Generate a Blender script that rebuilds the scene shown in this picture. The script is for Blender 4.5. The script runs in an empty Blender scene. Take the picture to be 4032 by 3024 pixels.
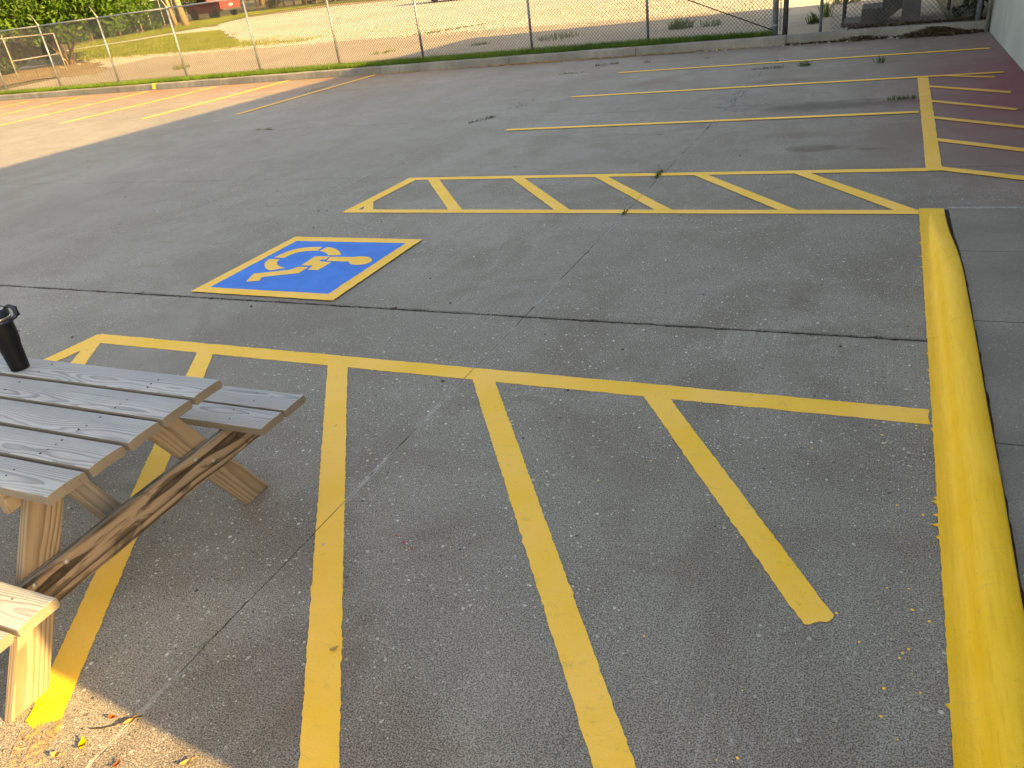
import bpy, bmesh, math, random
from mathutils import Vector, Matrix
random.seed(7)
scn = bpy.context.scene
COL = scn.collection
R = math.radians

# ------------------------------------------------------------------ camera
CAMH = 2.0
F_PX, VX, VY, HEAD = 3028.0, 755.0, 5560.0, R(26.5)
def cam_setup():
    d = Vector((VX, VY, F_PX)).normalized()              # plumb line in camera axes (x right, y down, z forward)
    fh = Vector((0, 0, 1)); fh = (fh - d * fh.dot(d)).normalized()
    rt = d.cross(fh)
    def world(c):
        a, b, u = c.dot(rt), c.dot(fh), -c.dot(d)
        return Vector((a * math.cos(HEAD) - b * math.sin(HEAD), a * math.sin(HEAD) + b * math.cos(HEAD), u))
    X, Y, Zb = world(Vector((1, 0, 0))), world(Vector((0, -1, 0))), world(Vector((0, 0, -1)))
    cam = bpy.data.cameras.new('camera'); ob = bpy.data.objects.new('camera', cam); COL.objects.link(ob)
    m = Matrix((X, Y, Zb)).transposed().to_4x4(); m.translation = (0, 0, CAMH)
    ob.matrix_world = m
    cam.sensor_width = 36; cam.lens = F_PX / 4032 * 36; cam.clip_start = 0.05; cam.clip_end = 2000
    scn.camera = ob
cam_setup()

# ------------------------------------------------------------------ light
SUN_EL, SUN_AZ = R(20), R(-6)                            # azimuth counted from +X
world = bpy.data.worlds.new('World'); scn.world = world; world.use_nodes = True
wn = world.node_tree
sky = wn.nodes.new('ShaderNodeTexSky'); sky.sky_type = 'NISHITA'; sky.sun_disc = False
sky.sun_elevation = SUN_EL; sky.sun_rotation = R(90) - SUN_AZ
sky.altitude = 200; sky.air_density = 1.0; sky.dust_density = 1.6; sky.ozone_density = 1.0
bg = wn.nodes['Background']; bg.inputs[1].default_value = 0.15
wn.links.new(sky.outputs[0], bg.inputs[0])
sl = bpy.data.lights.new('sun', 'SUN'); sl.energy = 5.0; sl.angle = R(0.5); sl.color = (1.0, 0.77, 0.36)
so = bpy.data.objects.new('sun', sl); COL.objects.link(so)
sdir = Vector((math.cos(SUN_AZ) * math.cos(SUN_EL), math.sin(SUN_AZ) * math.cos(SUN_EL), math.sin(SUN_EL)))
so.rotation_euler = sdir.to_track_quat('Z', 'Y').to_euler(); so.location = (20, -2, 12)
scn.view_settings.view_transform = 'Standard'; scn.view_settings.look = 'None'
scn.view_settings.gamma = 1; scn.view_settings.use_curve_mapping = False
scn.view_settings.exposure = 2.03
scn.view_settings.use_white_balance = True; scn.view_settings.white_balance_temperature = 10900; scn.view_settings.white_balance_tint = 16
scn.render.engine = 'CYCLES'
scn.cycles.use_adaptive_sampling = True; scn.cycles.adaptive_threshold = 0.02
scn.cycles.max_bounces = 5; scn.cycles.diffuse_bounces = 3; scn.cycles.glossy_bounces = 2; scn.cycles.transmission_bounces = 3
scn.render.resolution_x, scn.render.resolution_y = 1024, 768

# ------------------------------------------------------------------ node helpers
class NT:
    def __init__(s, name, rough=0.8, spec=0.3):
        s.m = bpy.data.materials.new(name); s.m.use_nodes = True
        s.t = s.m.node_tree; s.b = s.t.nodes['Principled BSDF']
        s.b.inputs['Roughness'].default_value = rough; s.b.inputs['Specular IOR Level'].default_value = spec
        s._pos = None
    def n(s, typ, **kw):
        x = s.t.nodes.new('ShaderNode' + typ)
        for k, v in kw.items(): setattr(x, k, v)
        return x
    def l(s, a, b): s.t.links.new(a, b)
    def put(s, v, sock):
        if v is None: return
        if hasattr(v, 'is_linked') or hasattr(v, 'links'): s.l(v, sock)
        else:
            if sock.type == 'RGBA' and len(v) == 3: v = (*v, 1)
            sock.default_value = v
    def pos(s):
        if s._pos is None: s._pos = s.n('NewGeometry').outputs['Position']
        return s._pos
    def obj(s): return s.n('TexCoord').outputs['Object']
    def math(s, op, a, b=None, c=None, clamp=False):
        x = s.n('Math', operation=op, use_clamp=clamp)
        for i, v in enumerate((a, b, c)):
            if v is not None: s.put(v, x.inputs[i])
        return x.outputs[0]
    def vmath(s, op, a, b=None):
        x = s.n('VectorMath', operation=op); s.put(a, x.inputs[0])
        if b is not None: s.put(b, x.inputs[1])
        return x.outputs['Value' if op in ('LENGTH', 'DISTANCE', 'DOT_PRODUCT') else 'Vector']
    def sep(s, v):
        x = s.n('SeparateXYZ'); s.l(v, x.inputs[0]); return x.outputs
    def comb(s, a, b, c):
        x = s.n('CombineXYZ'); s.put(a, x.inputs[0]); s.put(b, x.inputs[1]); s.put(c, x.inputs[2]); return x.outputs[0]
    def noise(s, v, scale, detail=3, rough=.55, dist=0.0):
        x = s.n('TexNoise'); s.l(v, x.inputs['Vector']); s.put(scale, x.inputs['Scale'])
        x.inputs['Detail'].default_value = detail; x.inputs['Roughness'].default_value = rough; x.inputs['Distortion'].default_value = dist
        return x.outputs['Fac']
    def vor(s, v, scale, out='Distance', rnd=1.0):
        x = s.n('TexVoronoi'); s.l(v, x.inputs['Vector']); x.inputs['Scale'].default_value = scale; x.inputs['Randomness'].default_value = rnd
        return x
    def ramp(s, fac, lo, hi, a=0.0, b=1.0):
        x = s.n('MapRange', interpolation_type='SMOOTHSTEP', clamp=True); s.put(fac, x.inputs['Value'])
        for k, v in zip(('From Min', 'From Max', 'To Min', 'To Max'), (lo, hi, a, b)): x.inputs[k].default_value = v
        return x.outputs['Result']
    def mix(s, fac, a, b, mode='MIX'):
        x = s.n('Mix', data_type='RGBA', blend_type=mode); s.put(fac, x.inputs['Factor'])
        s.put(a, x.inputs['A'] if False else x.inputs[6]); s.put(b, x.inputs[7]); return x.outputs[2]
    def col(s, v): s.put(v, s.b.inputs['Base Color'])
    def bump(s, hgt, strength=.3, dist=.005):
        x = s.n('Bump'); s.put(hgt, x.inputs['Height']); x.inputs['Strength'].default_value = strength; x.inputs['Distance'].default_value = dist
        s.l(x.outputs[0], s.b.inputs['Normal'])
    def scaled(s, v, sx, sy, sz): return s.vmath('MULTIPLY', v, (sx, sy, sz))

def plain(name, rgb, rough=.6, spec=.4, metal=0.0, var=.25, scale=6.0, bump=0.0):
    k = NT(name, rough, spec); k.b.inputs['Metallic'].default_value = metal
    p = k.pos(); f = k.noise(p, scale, 4)
    f2 = k.noise(p, scale * 14, 2)
    c = k.mix(k.ramp(f, .3, .7), tuple(v * (1 - var) for v in rgb), tuple(min(1, v * (1 + var)) for v in rgb))
    c = k.mix(k.ramp(f2, .35, .75, 0, .35), c, tuple(v * (1 - var * 1.4) for v in rgb))
    k.col(c)
    if bump: k.bump(f2, bump, .004)
    return k.m

def red_mask(k):
    x, y, z = k.sep(k.pos())
    dx = k.math('DIVIDE', k.math('SUBTRACT', x, 2.0), 2.3); dy = k.math('DIVIDE', k.math('SUBTRACT', y, 11.0), 6.0)
    d = k.math('SQRT', k.math('ADD', k.math('MULTIPLY', dx, dx), k.math('MULTIPLY', dy, dy)))
    m = k.ramp(d, .15, 1.05, .95, 0)
    return k.math('MULTIPLY', m, k.ramp(k.noise(k.pos(), 1.1, 4), .2, .55, .65, 1))

def joint_dist(k, x, y, a, b):
    return k.math('ABSOLUTE', k.math('SUBTRACT', x, k.math('ADD', k.math('MULTIPLY', y, b), a)))

def blot(k, x, y, cx, cy, rx, ry, nz, lo=.45, hi=1.0):
    dx = k.math('DIVIDE', k.math('SUBTRACT', x, cx), rx); dy = k.math('DIVIDE', k.math('SUBTRACT', y, cy), ry)
    d = k.math('SQRT', k.math('ADD', k.math('MULTIPLY', dx, dx), k.math('MULTIPLY', dy, dy)))
    return k.ramp(k.math('ADD', d, nz), lo, hi, 1, 0)

def lot_concrete():
    k = NT('lot_concrete', .68, .5); p = k.pos(); x, y, z = k.sep(p)
    bign = k.n('TexNoise'); k.l(p, bign.inputs['Vector']); bign.inputs['Scale'].default_value = .4; bign.inputs['Detail'].default_value = 4
    big, bigb, bigc = k.sep(bign.outputs['Color'])
    midn = k.n('TexNoise'); k.l(p, midn.inputs['Vector']); midn.inputs['Scale'].default_value = 2.4; midn.inputs['Detail'].default_value = 5; midn.inputs['Roughness'].default_value = .62
    mid, midb, midc = k.sep(midn.outputs['Color'])
    c = k.mix(k.ramp(big, .3, .7), (.156, .138, .115), (.268, .246, .214))
    c = k.mix(k.ramp(mid, .35, .72, 0, .6), c, (.128, .113, .094))
    # broom lines running away from the camera
    broom = k.noise(k.scaled(p, 75, 1.1, 1), 1.0, 2, .6)
    bm = k.ramp(bigb, .42, .60)
    c = k.mix(k.math('MULTIPLY', k.ramp(broom, .48, .68, 0, .75), bm), c, (.31, .295, .268))
    # brown dirt, in clouds and in streaks
    dirt = k.noise(k.scaled(p, 1.0, .75, 1), 1.2, 4, .64, .6)
    c = k.mix(k.math('MULTIPLY', k.ramp(dirt, .43, .64, 0, .95), k.ramp(x, -7, -1, .5, 1)), c, (.085, .052, .032))
    dirt2 = k.noise(k.scaled(p, .9, 3.2, 1), 1.0, 4, .66, .3)
    c = k.mix(k.math('MULTIPLY', k.ramp(dirt2, .52, .70, 0, .75), k.ramp(x, -7, -1, .6, 1)), c, (.105, .064, .040))
    pale = k.math('ADD', k.math('MULTIPLY', midb, .5), k.math('MULTIPLY', bigc, .5))
    c = k.mix(k.ramp(pale, .53, .66, 0, .30), c, (.36, .35, .33))
    # sand speckle and aggregate chips
    spn = k.n('TexNoise'); k.l(p, spn.inputs['Vector']); spn.inputs['Scale'].default_value = 190; spn.inputs['Detail'].default_value = 3; spn.inputs['Roughness'].default_value = .7
    spk, spb, spc = k.sep(spn.outputs['Color'])
    c = k.mix(k.ramp(spk, .41, .57), k.mix(.70, c, (.028, .026, .023)), k.mix(.38, c, (.52, .50, .46)))
    spk2 = k.noise(p, 62, 3, .72)
    c = k.mix(k.ramp(spk2, .53, .68, 0, .55), c, (.065, .058, .05))
    c = k.mix(k.ramp(spk2, .44, .30, 0, .22), c, (.40, .385, .36))
    worn = k.ramp(k.math('ADD', k.math('MULTIPLY', bigc, .6), k.math('MULTIPLY', midc, .4)), .38, .58, .15, 1)
    wv = k.vmath('ADD', p, k.scaled(spn.outputs['Color'], .006, .006, 0))
    for sc, specs in ((105, ((.83, 1, (.60, .60, .59), .8), (.13, -1, (.016, .015, .014), .9))), (52, ((.925, 1, (.62, .61, .59), .8), (.03, -1, (.02, .018, .016), .8)))):
        v = k.vor(wv, sc); r1, g1, b1 = k.sep(v.outputs['Color'])
        rad = k.math('MULTIPLY_ADD', g1, .30, .10)
        spot = k.math('MULTIPLY', k.ramp(k.math('SUBTRACT', v.outputs['Distance'], rad), -.05, .06, 1, 0), worn)
        for thr, sg, colr, fac in specs:
            sel = k.math('GREATER_THAN' if sg > 0 else 'LESS_THAN', r1, thr)
            c = k.mix(k.math('MULTIPLY', k.math('MULTIPLY', sel, spot), k.math('MULTIPLY_ADD', b1, .5, fac - .25)), c, colr)
    # chalky residue along the control joints, dirt along the wide one
    j1 = joint_dist(k, x, y, -2.045, .0285)
    jn = k.ramp(midc, .42, .56)
    c = k.mix(k.math('MULTIPLY', k.ramp(k.math('ADD', j1, k.math('MULTIPLY', spk2, .018)), .010, .022, .75, 0), jn), c, (.52, .525, .52))
    j2 = joint_dist(k, x, y, -5.90, .055)
    c = k.mix(k.math('MULTIPLY', k.ramp(j2, .006, .022, .3, 0), jn), c, (.42, .42, .41))
    yl = k.math('ABSOLUTE', k.math('SUBTRACT', y, 4.175))
    c = k.mix(k.ramp(k.math('ADD', yl, k.math('MULTIPLY', mid, .10)), .045, .085, .75, 0), c, (.06, .052, .045))
    c = k.mix(k.math('MULTIPLY', k.math('MULTIPLY', k.ramp(x, -5, 1.2), k.ramp(y, 3.5, 9.5)), k.ramp(mid, .3, .65, .25, .6)), c, (.135, .098, .085))
    # spills
    nz = k.math('MULTIPLY', k.math('SUBTRACT', k.math('ADD', k.math('MULTIPLY', midb, .7), k.math('MULTIPLY', dirt, .3)), .5), 2.6)
    for cx, cy, rx, ry, f, colr in ((-.45, 10.75, 1.25, .40, .8, (.05, .040, .034)), (-.45, 8.55, .42, .16, .85, (.055, .032, .022)), (.05, 8.45, .25, .09, .6, (.07, .045, .033)), (-.3, 4.62, .12, .36, .3, (.085, .038, .02)),
                                    (-1.5, 1.28, .12, .46, .3, (.10, .05, .028)), 
                                    (-1.1, 12.9, 1.0, .28, .45, (.09, .055, .04)), (-3.2, 13.4, .5, .8, .4, (.12, .075, .05)), (-.6, 9.2, .9, .18, .4, (.10, .062, .045))):
        c = k.mix(k.math('MULTIPLY', k.math('MULTIPLY', blot(k, x, y, cx, cy, rx, ry, nz, .2, 1.15), f * 1.15), k.ramp(dirt, .30, .55, .55, 1)), c, colr)
    # rust along the far kerb, strengthened at left with warm sunlit tan painted in
    dk = k.math('SUBTRACT', y, k.math('MULTIPLY_ADD', x, -.068, 17.0))
    rust_sun = k.math('MULTIPLY', k.ramp(dk, -5.5, .2, 0, .85), k.ramp(dirt2, .28, .60))
    rust_sun = k.math('MULTIPLY', rust_sun, k.ramp(x, -13, -7, 1, .25))
    c = k.mix(rust_sun, c, (.25, .135, .066))
    c = k.mix(red_mask(k), c, k.mix(k.ramp(spk2, .3, .7), (.11, .012, .022), (.19, .024, .042)))
    k.col(c)
    hgt = k.math('ADD', spk, k.math('ADD', k.math('MULTIPLY', spk2, .8), k.math('MULTIPLY', k.math('MULTIPLY', broom, bm), .7)))
    k.bump(hgt, .5, .006)
    return k.m

def yellow_paint(name, base=(.90, .505, .045), wear=.35, flake=0.0, kerb=False):
    k = NT(name, .62, .35); p = k.pos()
    f = k.noise(p, 2.4, 4); g = k.noise(p, 38, 4, .65); fine = k.noise(p, 190, 2)
    c = k.mix(k.ramp(f, .3, .7), base, (min(.95, base[0] * 1.06), base[1] * 1.08, base[2] * 2.4))
    c = k.mix(k.ramp(g, .62, .78, 0, wear), c, (base[0] * .62, base[1] * .6, base[2] * .5))
    c = k.mix(k.ramp(k.noise(p, 110, 2), .72, .78, 0, .75), c, (.10, .075, .03))
    mk = k.ramp(k.noise(k.scaled(p, 6, 40, 1), 1, 4), .60, .75, 0, .22)
    c = k.mix(mk, c, (.40, .30, .09))
    if kerb:
        rol = k.noise(k.scaled(p, 90, 5, 90), 1.0, 3, .6)
        c = k.mix(k.ramp(rol, .45, .75, 0, .45), c, (base[0] * .74, base[1] * .70, .008))
        scf = k.noise(k.scaled(p, 22, 6, 22), 1.0, 5, .7)
        c = k.mix(k.ramp(scf, .66, .73, 0, .7), c, (.30, .20, .07))
        g = k.math('ADD', g, k.math('MULTIPLY', k.noise(p, 16, 3, .6), 1.5))
    else:
        thin = k.ramp(k.math('ADD', k.math('MULTIPLY', g, .5), k.math('MULTIPLY', k.noise(p, 9, 3), .5)), .56, .66, 0, .35)
        c = k.mix(k.math('MULTIPLY', thin, k.ramp(fine, .4, .6)), c, (.30, .22, .12))
    c = k.mix(k.math('MULTIPLY', red_mask(k), .62), c, (.16, .03, .02))
    k.col(c); k.bump(k.math('ADD', fine, k.math('MULTIPLY', g, 1.4)), .5, .005)
    if flake:
        tr = k.n('BsdfTransparent'); mx = k.n('MixShader')
        k.l(k.ramp(k.math('ADD', k.math('MULTIPLY', k.noise(p, 22, 4, .7), .6), k.math('MULTIPLY', fine, .4)), .5 - flake * .2, .62 - flake * .2), mx.inputs[0])
        k.l(k.b.outputs[0], mx.inputs[1]); k.l(tr.outputs[0], mx.inputs[2])
        out = [n for n in k.t.nodes if n.type == 'OUTPUT_MATERIAL'][0]; k.l(mx.outputs[0], out.inputs[0])
    return k.m

def kerb_concrete():
    k = NT('kerb_concrete', .9, .2); p = k.pos()
    a = k.noise(p, .9, 5, .65); b = k.noise(k.scaled(p, 6, 6, 1), 1.0, 5, .7); s = k.noise(p, 130, 2)
    c = k.mix(k.ramp(a, .3, .7), (.14, .133, .118), (.25, .24, .215))
    c = k.mix(k.ramp(b, .5, .75, 0, .6), c, (.11, .10, .088))
    c = k.mix(k.ramp(s, .4, .7, 0, .3), c, (.32, .305, .28))
    k.col(c); k.bump(s, .4, .005); return k.m

def wood(name, early, late, top_early, top_late, seed, contrast=.9, rings=115.0, stain=0.0):
    k = NT(name, .72, .25)
    o = k.obj(); oi = k.n('ObjectInfo').outputs['Random']
    x, y, z = k.sep(o)
    xs = k.math('ADD', x, k.math('MULTIPLY', oi, 37.0 + seed))
    lp = k.comb(xs, k.math('MULTIPLY', oi, 11.0), seed)
    wob = k.math('SUBTRACT', k.noise(k.scaled(lp, .9, 1, 1), 1.0, 2), .5)
    wob2 = k.math('SUBTRACT', k.noise(k.vmath('ADD', k.scaled(lp, 1.2, 1, 1), (5, 3, 9)), 1.0, 2), .5)
    sp = k.comb(xs, y, z)
    cy = k.math('ADD', y, k.math('ADD', k.math('MULTIPLY', k.math('SUBTRACT', oi, .5), .10), k.math('MULTIPLY', wob2, .06)))
    cz = k.math('ADD', z, k.math('ADD', k.math('MULTIPLY', wob, .065), .062))
    rr = k.math('SQRT', k.math('ADD', k.math('MULTIPLY', cy, cy), k.math('MULTIPLY', cz, cz)))
    rr = k.math('ADD', rr, k.math('MULTIPLY', k.math('SUBTRACT', k.noise(k.scaled(sp, 1.4, 14, 14), 1.0, 3), .5), .011))
    ph = k.math('FRACT', k.math('MULTIPLY', rr, rings))
    band = k.ramp(ph, .35, .92); band = k.math('MULTIPLY', band, k.ramp(ph, .93, 1.0, 1, 0))
    fib = k.noise(k.scaled(sp, 5, 330, 330), 1.0, 3, .6)
    nz = k.sep(k.n('NewGeometry').outputs['Normal'])[2]
    up = k.ramp(nz, .45, .85)
    ce = k.mix(up, early, top_early); cl = k.mix(up, late, top_late)
    c = k.mix(k.math('MULTIPLY', band, contrast), ce, cl)
    c = k.mix(k.ramp(fib, .45, .75, 0, .35), c, cl)
    blotch = k.noise(k.scaled(sp, 2, 9, 9), 1.0, 4, .6)
    c = k.mix(k.ramp(blotch, .4, .75, 0, .35), c, k.mix(up, tuple(v * 1.15 for v in early), tuple(min(1, v * 1.3) for v in top_early)))
    if stain:
        st = k.noise(k.scaled(sp, 4.5, 15, 15), 1.0, 4, .6, 1.2)
        c = k.mix(k.ramp(st, .47, .60, 0, stain), c, tuple(v * .28 for v in late))
    crack = k.noise(k.scaled(sp, 1.6, 120, 120), 1.0, 2)
    c = k.mix(k.ramp(crack, .70, .74, 0, .8), c, (.02, .017, .014))
    k.col(c)
    k.bump(k.math('ADD', k.math('MULTIPLY', band, -.8), k.math('MULTIPLY', fib, .7)), .45, .004)
    return k.m

def leaf_mat(name, a, b, trans=.35, scale=1.3):
    k = NT(name, .55, .3); p = k.pos()
    f = k.noise(p, scale, 4); g = k.noise(p, scale * 9, 2)
    c = k.mix(k.ramp(f, .3, .7), a, b); c = k.mix(k.ramp(g, .5, .8, 0, .5), c, tuple(min(1, v * 1.7) for v in b))
    k.col(c)
    tr = k.n('BsdfTranslucent'); k.l(c, tr.inputs[0])
    mx = k.n('MixShader'); mx.inputs[0].default_value = trans
    k.l(k.b.outputs[0], mx.inputs[1]); k.l(tr.outputs[0], mx.inputs[2])
    out = [n for n in k.t.nodes if n.type == 'OUTPUT_MATERIAL'][0]; k.l(mx.outputs[0], out.inputs[0])
    return k.m

def ground_mat(name, c0, c1, c2, s1=.5, s2=6, s3=70, bump=.5, dist=.02):
    k = NT(name, .95, .1); p = k.pos()
    c = k.mix(k.ramp(k.noise(p, s1, 5, .6), .3, .7), c0, c1)
    c = k.mix(k.ramp(k.noise(p, s2, 5, .7), .5, .72, 0, .7), c, c2)
    f = k.noise(p, s3, 3, .7)
    c = k.mix(k.ramp(f, .35, .7, .0, .45), c, tuple(v * .45 for v in c0))
    k.col(c); k.bump(f, bump, dist); return k.m

M = {}
M['lot'] = lot_concrete()
M['yellow'] = yellow_paint('yellow_paint')
M['kerb_yellow'] = yellow_paint('kerb_yellow_paint', (.82, .455, .016), .45, kerb=True)
M['faded'] = yellow_paint('faded_yellow_paint', (.55, .36, .10), .6, .5)
M['kerb'] = kerb_concrete()
k = NT('blue_paint', .7, .18); p = k.pos()
k.col(k.mix(k.ramp(k.noise(p, 5, 5), .3, .72), (.0, .165, .60), (.0, .20, .70))); k.bump(k.noise(p, 150, 2), .35, .004); M['blue'] = k.m
k = NT('sidewalk_concrete', .88, .3); p = k.pos(); s = k.noise(p, 170, 2)
c = k.mix(k.ramp(k.noise(p, 1.3, 5), .3, .7), (.185, .165, .15), (.27, .245, .222)); c = k.mix(k.ramp(s, .35, .7, 0, .5), c, (.08, .072, .066))
v = k.vor(p, 60); r1 = k.sep(v.outputs['Color'])[0]
c = k.mix(k.math('MULTIPLY', k.math('GREATER_THAN', r1, .9), k.ramp(v.outputs['Distance'], .2, .3, .6, 0)), c, (.42, .41, .39))
k.col(c); k.bump(s, .5, .005); M['walk'] = k.m
M['joint'] = plain('joint_soil', (.035, .03, .025), .95, .1, 0, .5, 20)
M['wood_top'] = wood('weathered_plank', (.185, .168, .140), (.075, .064, .053), (.36, .385, .405), (.15, .162, .178), 3.0, .72, 250)
M['wood_leg'] = wood('leg_plank', (.235, .19, .14), (.10, .072, .05), (.28, .255, .22), (.15, .13, .11), 9.0, .8, 85)
M['wood_brace'] = wood('brace_plank', (.235, .185, .14), (.028, .020, .015), (.20, .185, .165), (.07, .06, .05), 15.0, 1.0, 58, .65)
M['galv'] = plain('galvanised_steel', (.20, .225, .255), .45, .5, .35, .25, 12)
M['galv_bright'] = plain('weathered_white_steel', (.20, .205, .20), .5, .4, .1, .2, 12)
M['wire'] = plain('chain_link_wire', (.10, .105, .11), .5, .4, .3, .2, 9)
M['iron'] = plain('black_iron', (.012, .012, .014), .5, .4, .2, .3, 12)
M['black'] = plain('black_bottle_coat', (.003, .004, .006), .45, .25, 0, .2, 30)
M['lid'] = plain('bottle_lid_plastic', (.012, .02, .04), .32, .45, 0, .2, 30)
M['steel'] = plain('brushed_steel', (.45, .43, .38), .35, .5, .9, .1, 30)
M['bolt'] = plain('zinc_bolt', (.32, .33, .31), .45, .5, .6, .2, 60)
M['hole'] = plain('rusty_screw', (.03, .022, .018), .8, .2, 0, .3, 90)
M['grass'] = leaf_mat('grass_blades', (.05, .11, .016), (.095, .175, .022), .3, .8)
M['lawn'] = ground_mat('lawn_soil', (.085, .12, .022), (.14, .165, .035), (.17, .15, .06), .3, 2.5, 30)
M['leaf'] = leaf_mat('tree_leaves', (.016, .050, .009), (.060, .135, .014), .35)
M['leaf_dark'] = leaf_mat('dark_leaves', (.016, .035, .008), (.035, .062, .014), .3)
M['cedar'] = leaf_mat('cedar_leaves', (.035, .052, .014), (.075, .09, .03), .25)
M['weed'] = leaf_mat('weed_leaves', (.025, .06, .012), (.06, .11, .022), .3, 9)
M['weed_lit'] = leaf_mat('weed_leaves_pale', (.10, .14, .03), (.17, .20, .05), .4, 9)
M['weed_mid'] = leaf_mat('weed_leaves_mid', (.07, .10, .03), (.13, .16, .05), .35, 9)
M['bark'] = plain('bark', (.21, .15, .10), .95, .1, 0, .4, 9, .6)
M['stem'] = plain('dry_stem', (.25, .18, .11), .9, .1, 0, .35, 9)
M['soil'] = ground_mat('ground_soil', (.12, .10, .055), (.16, .14, .075), (.08, .10, .03), .15, 1.2, 12)
M['gravel'] = ground_mat('pale_gravel', (.42, .385, .31), (.54, .50, .42), (.31, .275, .20), .14, 1.6, 9, .8, .04)
M['apron'] = ground_mat('old_concrete', (.30, .255, .195), (.37, .32, .25), (.25, .195, .145), .3, 1.6, 40, .3, .01)
M['dirt'] = ground_mat('dry_dirt', (.25, .175, .105), (.33, .25, .15), (.17, .14, .07), .4, 2.4, 25)
M['wall'] = None
k = NT('painted_wall', .75, .3); p = k.pos()
st = k.noise(k.scaled(p, 5, 5, .35), 1.0, 5, .6)
c = k.mix(k.ramp(k.noise(p, .8, 4), .3, .7), (.215, .245, .245), (.275, .30, .30)); c = k.mix(k.ramp(st, .52, .75, 0, .45), c, (.14, .155, .155))
k.col(c); k.bump(k.noise(p, 60, 3), .2, .005); M['wall'] = k.m
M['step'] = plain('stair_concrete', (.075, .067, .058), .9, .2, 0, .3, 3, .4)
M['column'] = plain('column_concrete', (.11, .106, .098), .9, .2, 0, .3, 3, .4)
M['dry'] = plain('dry_leaf', (.085, .055, .032), .85, .2, 0, .6, 30)
M['dry_red'] = plain('red_leaf', (.30, .07, .02), .7, .2, 0, .3, 60)
M['dry_yellow'] = plain('yellow_leaf', (.52, .33, .02), .7, .2, 0, .3, 60)
M['dry_tan'] = plain('tan_leaf', (.45, .27, .11), .7, .2, 0, .3, 60)
M['pebble'] = plain('pebbles', (.36, .35, .32), .9, .2, 0, .4, 40)
M['twig'] = plain('twig', (.045, .032, .022), .9, .2, 0, .4, 40)
M['rubble'] = plain('crumbled_concrete', (.30, .295, .285), .95, .2, 0, .35, 50)
M['red_paint'] = plain('red_car_paint', (.24, .005, .008), .25, .55, 0, .08, 3)
M['red_lamp'] = plain('red_lamp', (.55, .02, .02), .2, .5, 0, .1, 3)
M['rubber'] = plain('tyre_rubber', (.012, .012, .012), .85, .2, 0, .3, 20)
M['rim'] = plain('wheel_rim', (.25, .25, .26), .35, .5, .8, .1, 20)
M['glass'] = plain('dark_glass', (.015, .018, .02), .08, .6, 0, .05, 3)
M['trim'] = plain('dark_trim', (.02, .02, .022), .5, .4, 0, .2, 10)
M['plate'] = plain('white_plate', (.7, .7, .68), .5, .4, 0, .05, 30)
M['screen'] = plain('green_windscreen', (.012, .022, .018), .9, .1, 0, .4, 2)
M['car_grey'] = plain('dark_car_paint', (.04, .02, .025), .3, .5, 0, .1, 3)
M['box'] = plain('utility_box', (.20, .215, .22), .6, .4, 0, .15, 5)

# ------------------------------------------------------------------ object helpers
def link(o, parent=None):
    COL.objects.link(o)
    if parent is not None: o.parent = parent
    return o
def mesh_obj(name, verts, faces, mat, parent=None, origin=(0, 0, 0), smooth=False):
    me = bpy.data.meshes.new(name)
    ox, oy, oz = origin
    me.from_pydata([(v[0] - ox, v[1] - oy, v[2] - oz) for v in verts], [], faces)
    if smooth: me.polygons.foreach_set('use_smooth', [True] * len(me.polygons))
    me.materials.append(mat); me.update()
    o = bpy.data.objects.new(name, me); link(o, parent)
    if parent is None: o.location = origin
    return o
def bm_obj(name, bm, mat, parent=None, smooth=False):
    me = bpy.data.meshes.new(name); bm.to_mesh(me); bm.free()
    if smooth: me.polygons.foreach_set('use_smooth', [True] * len(me.polygons))
    me.materials.append(mat)
    o = bpy.data.objects.new(name, me); return link(o, parent)
def tag(o, label=None, cat=None, group=None, kind=None):
    if label: o['label'] = label
    if cat: o['category'] = cat
    if group: o['group'] = group
    if kind: o['kind'] = kind
    return o
def thing(name, label, cat, loc=(0, 0, 0), group=None, rz=0):
    o = bpy.data.objects.new(name, None); link(o); o.location = loc; o.rotation_euler = (0, 0, rz); o.empty_display_size = .1
    return tag(o, label, cat, group)
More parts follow.
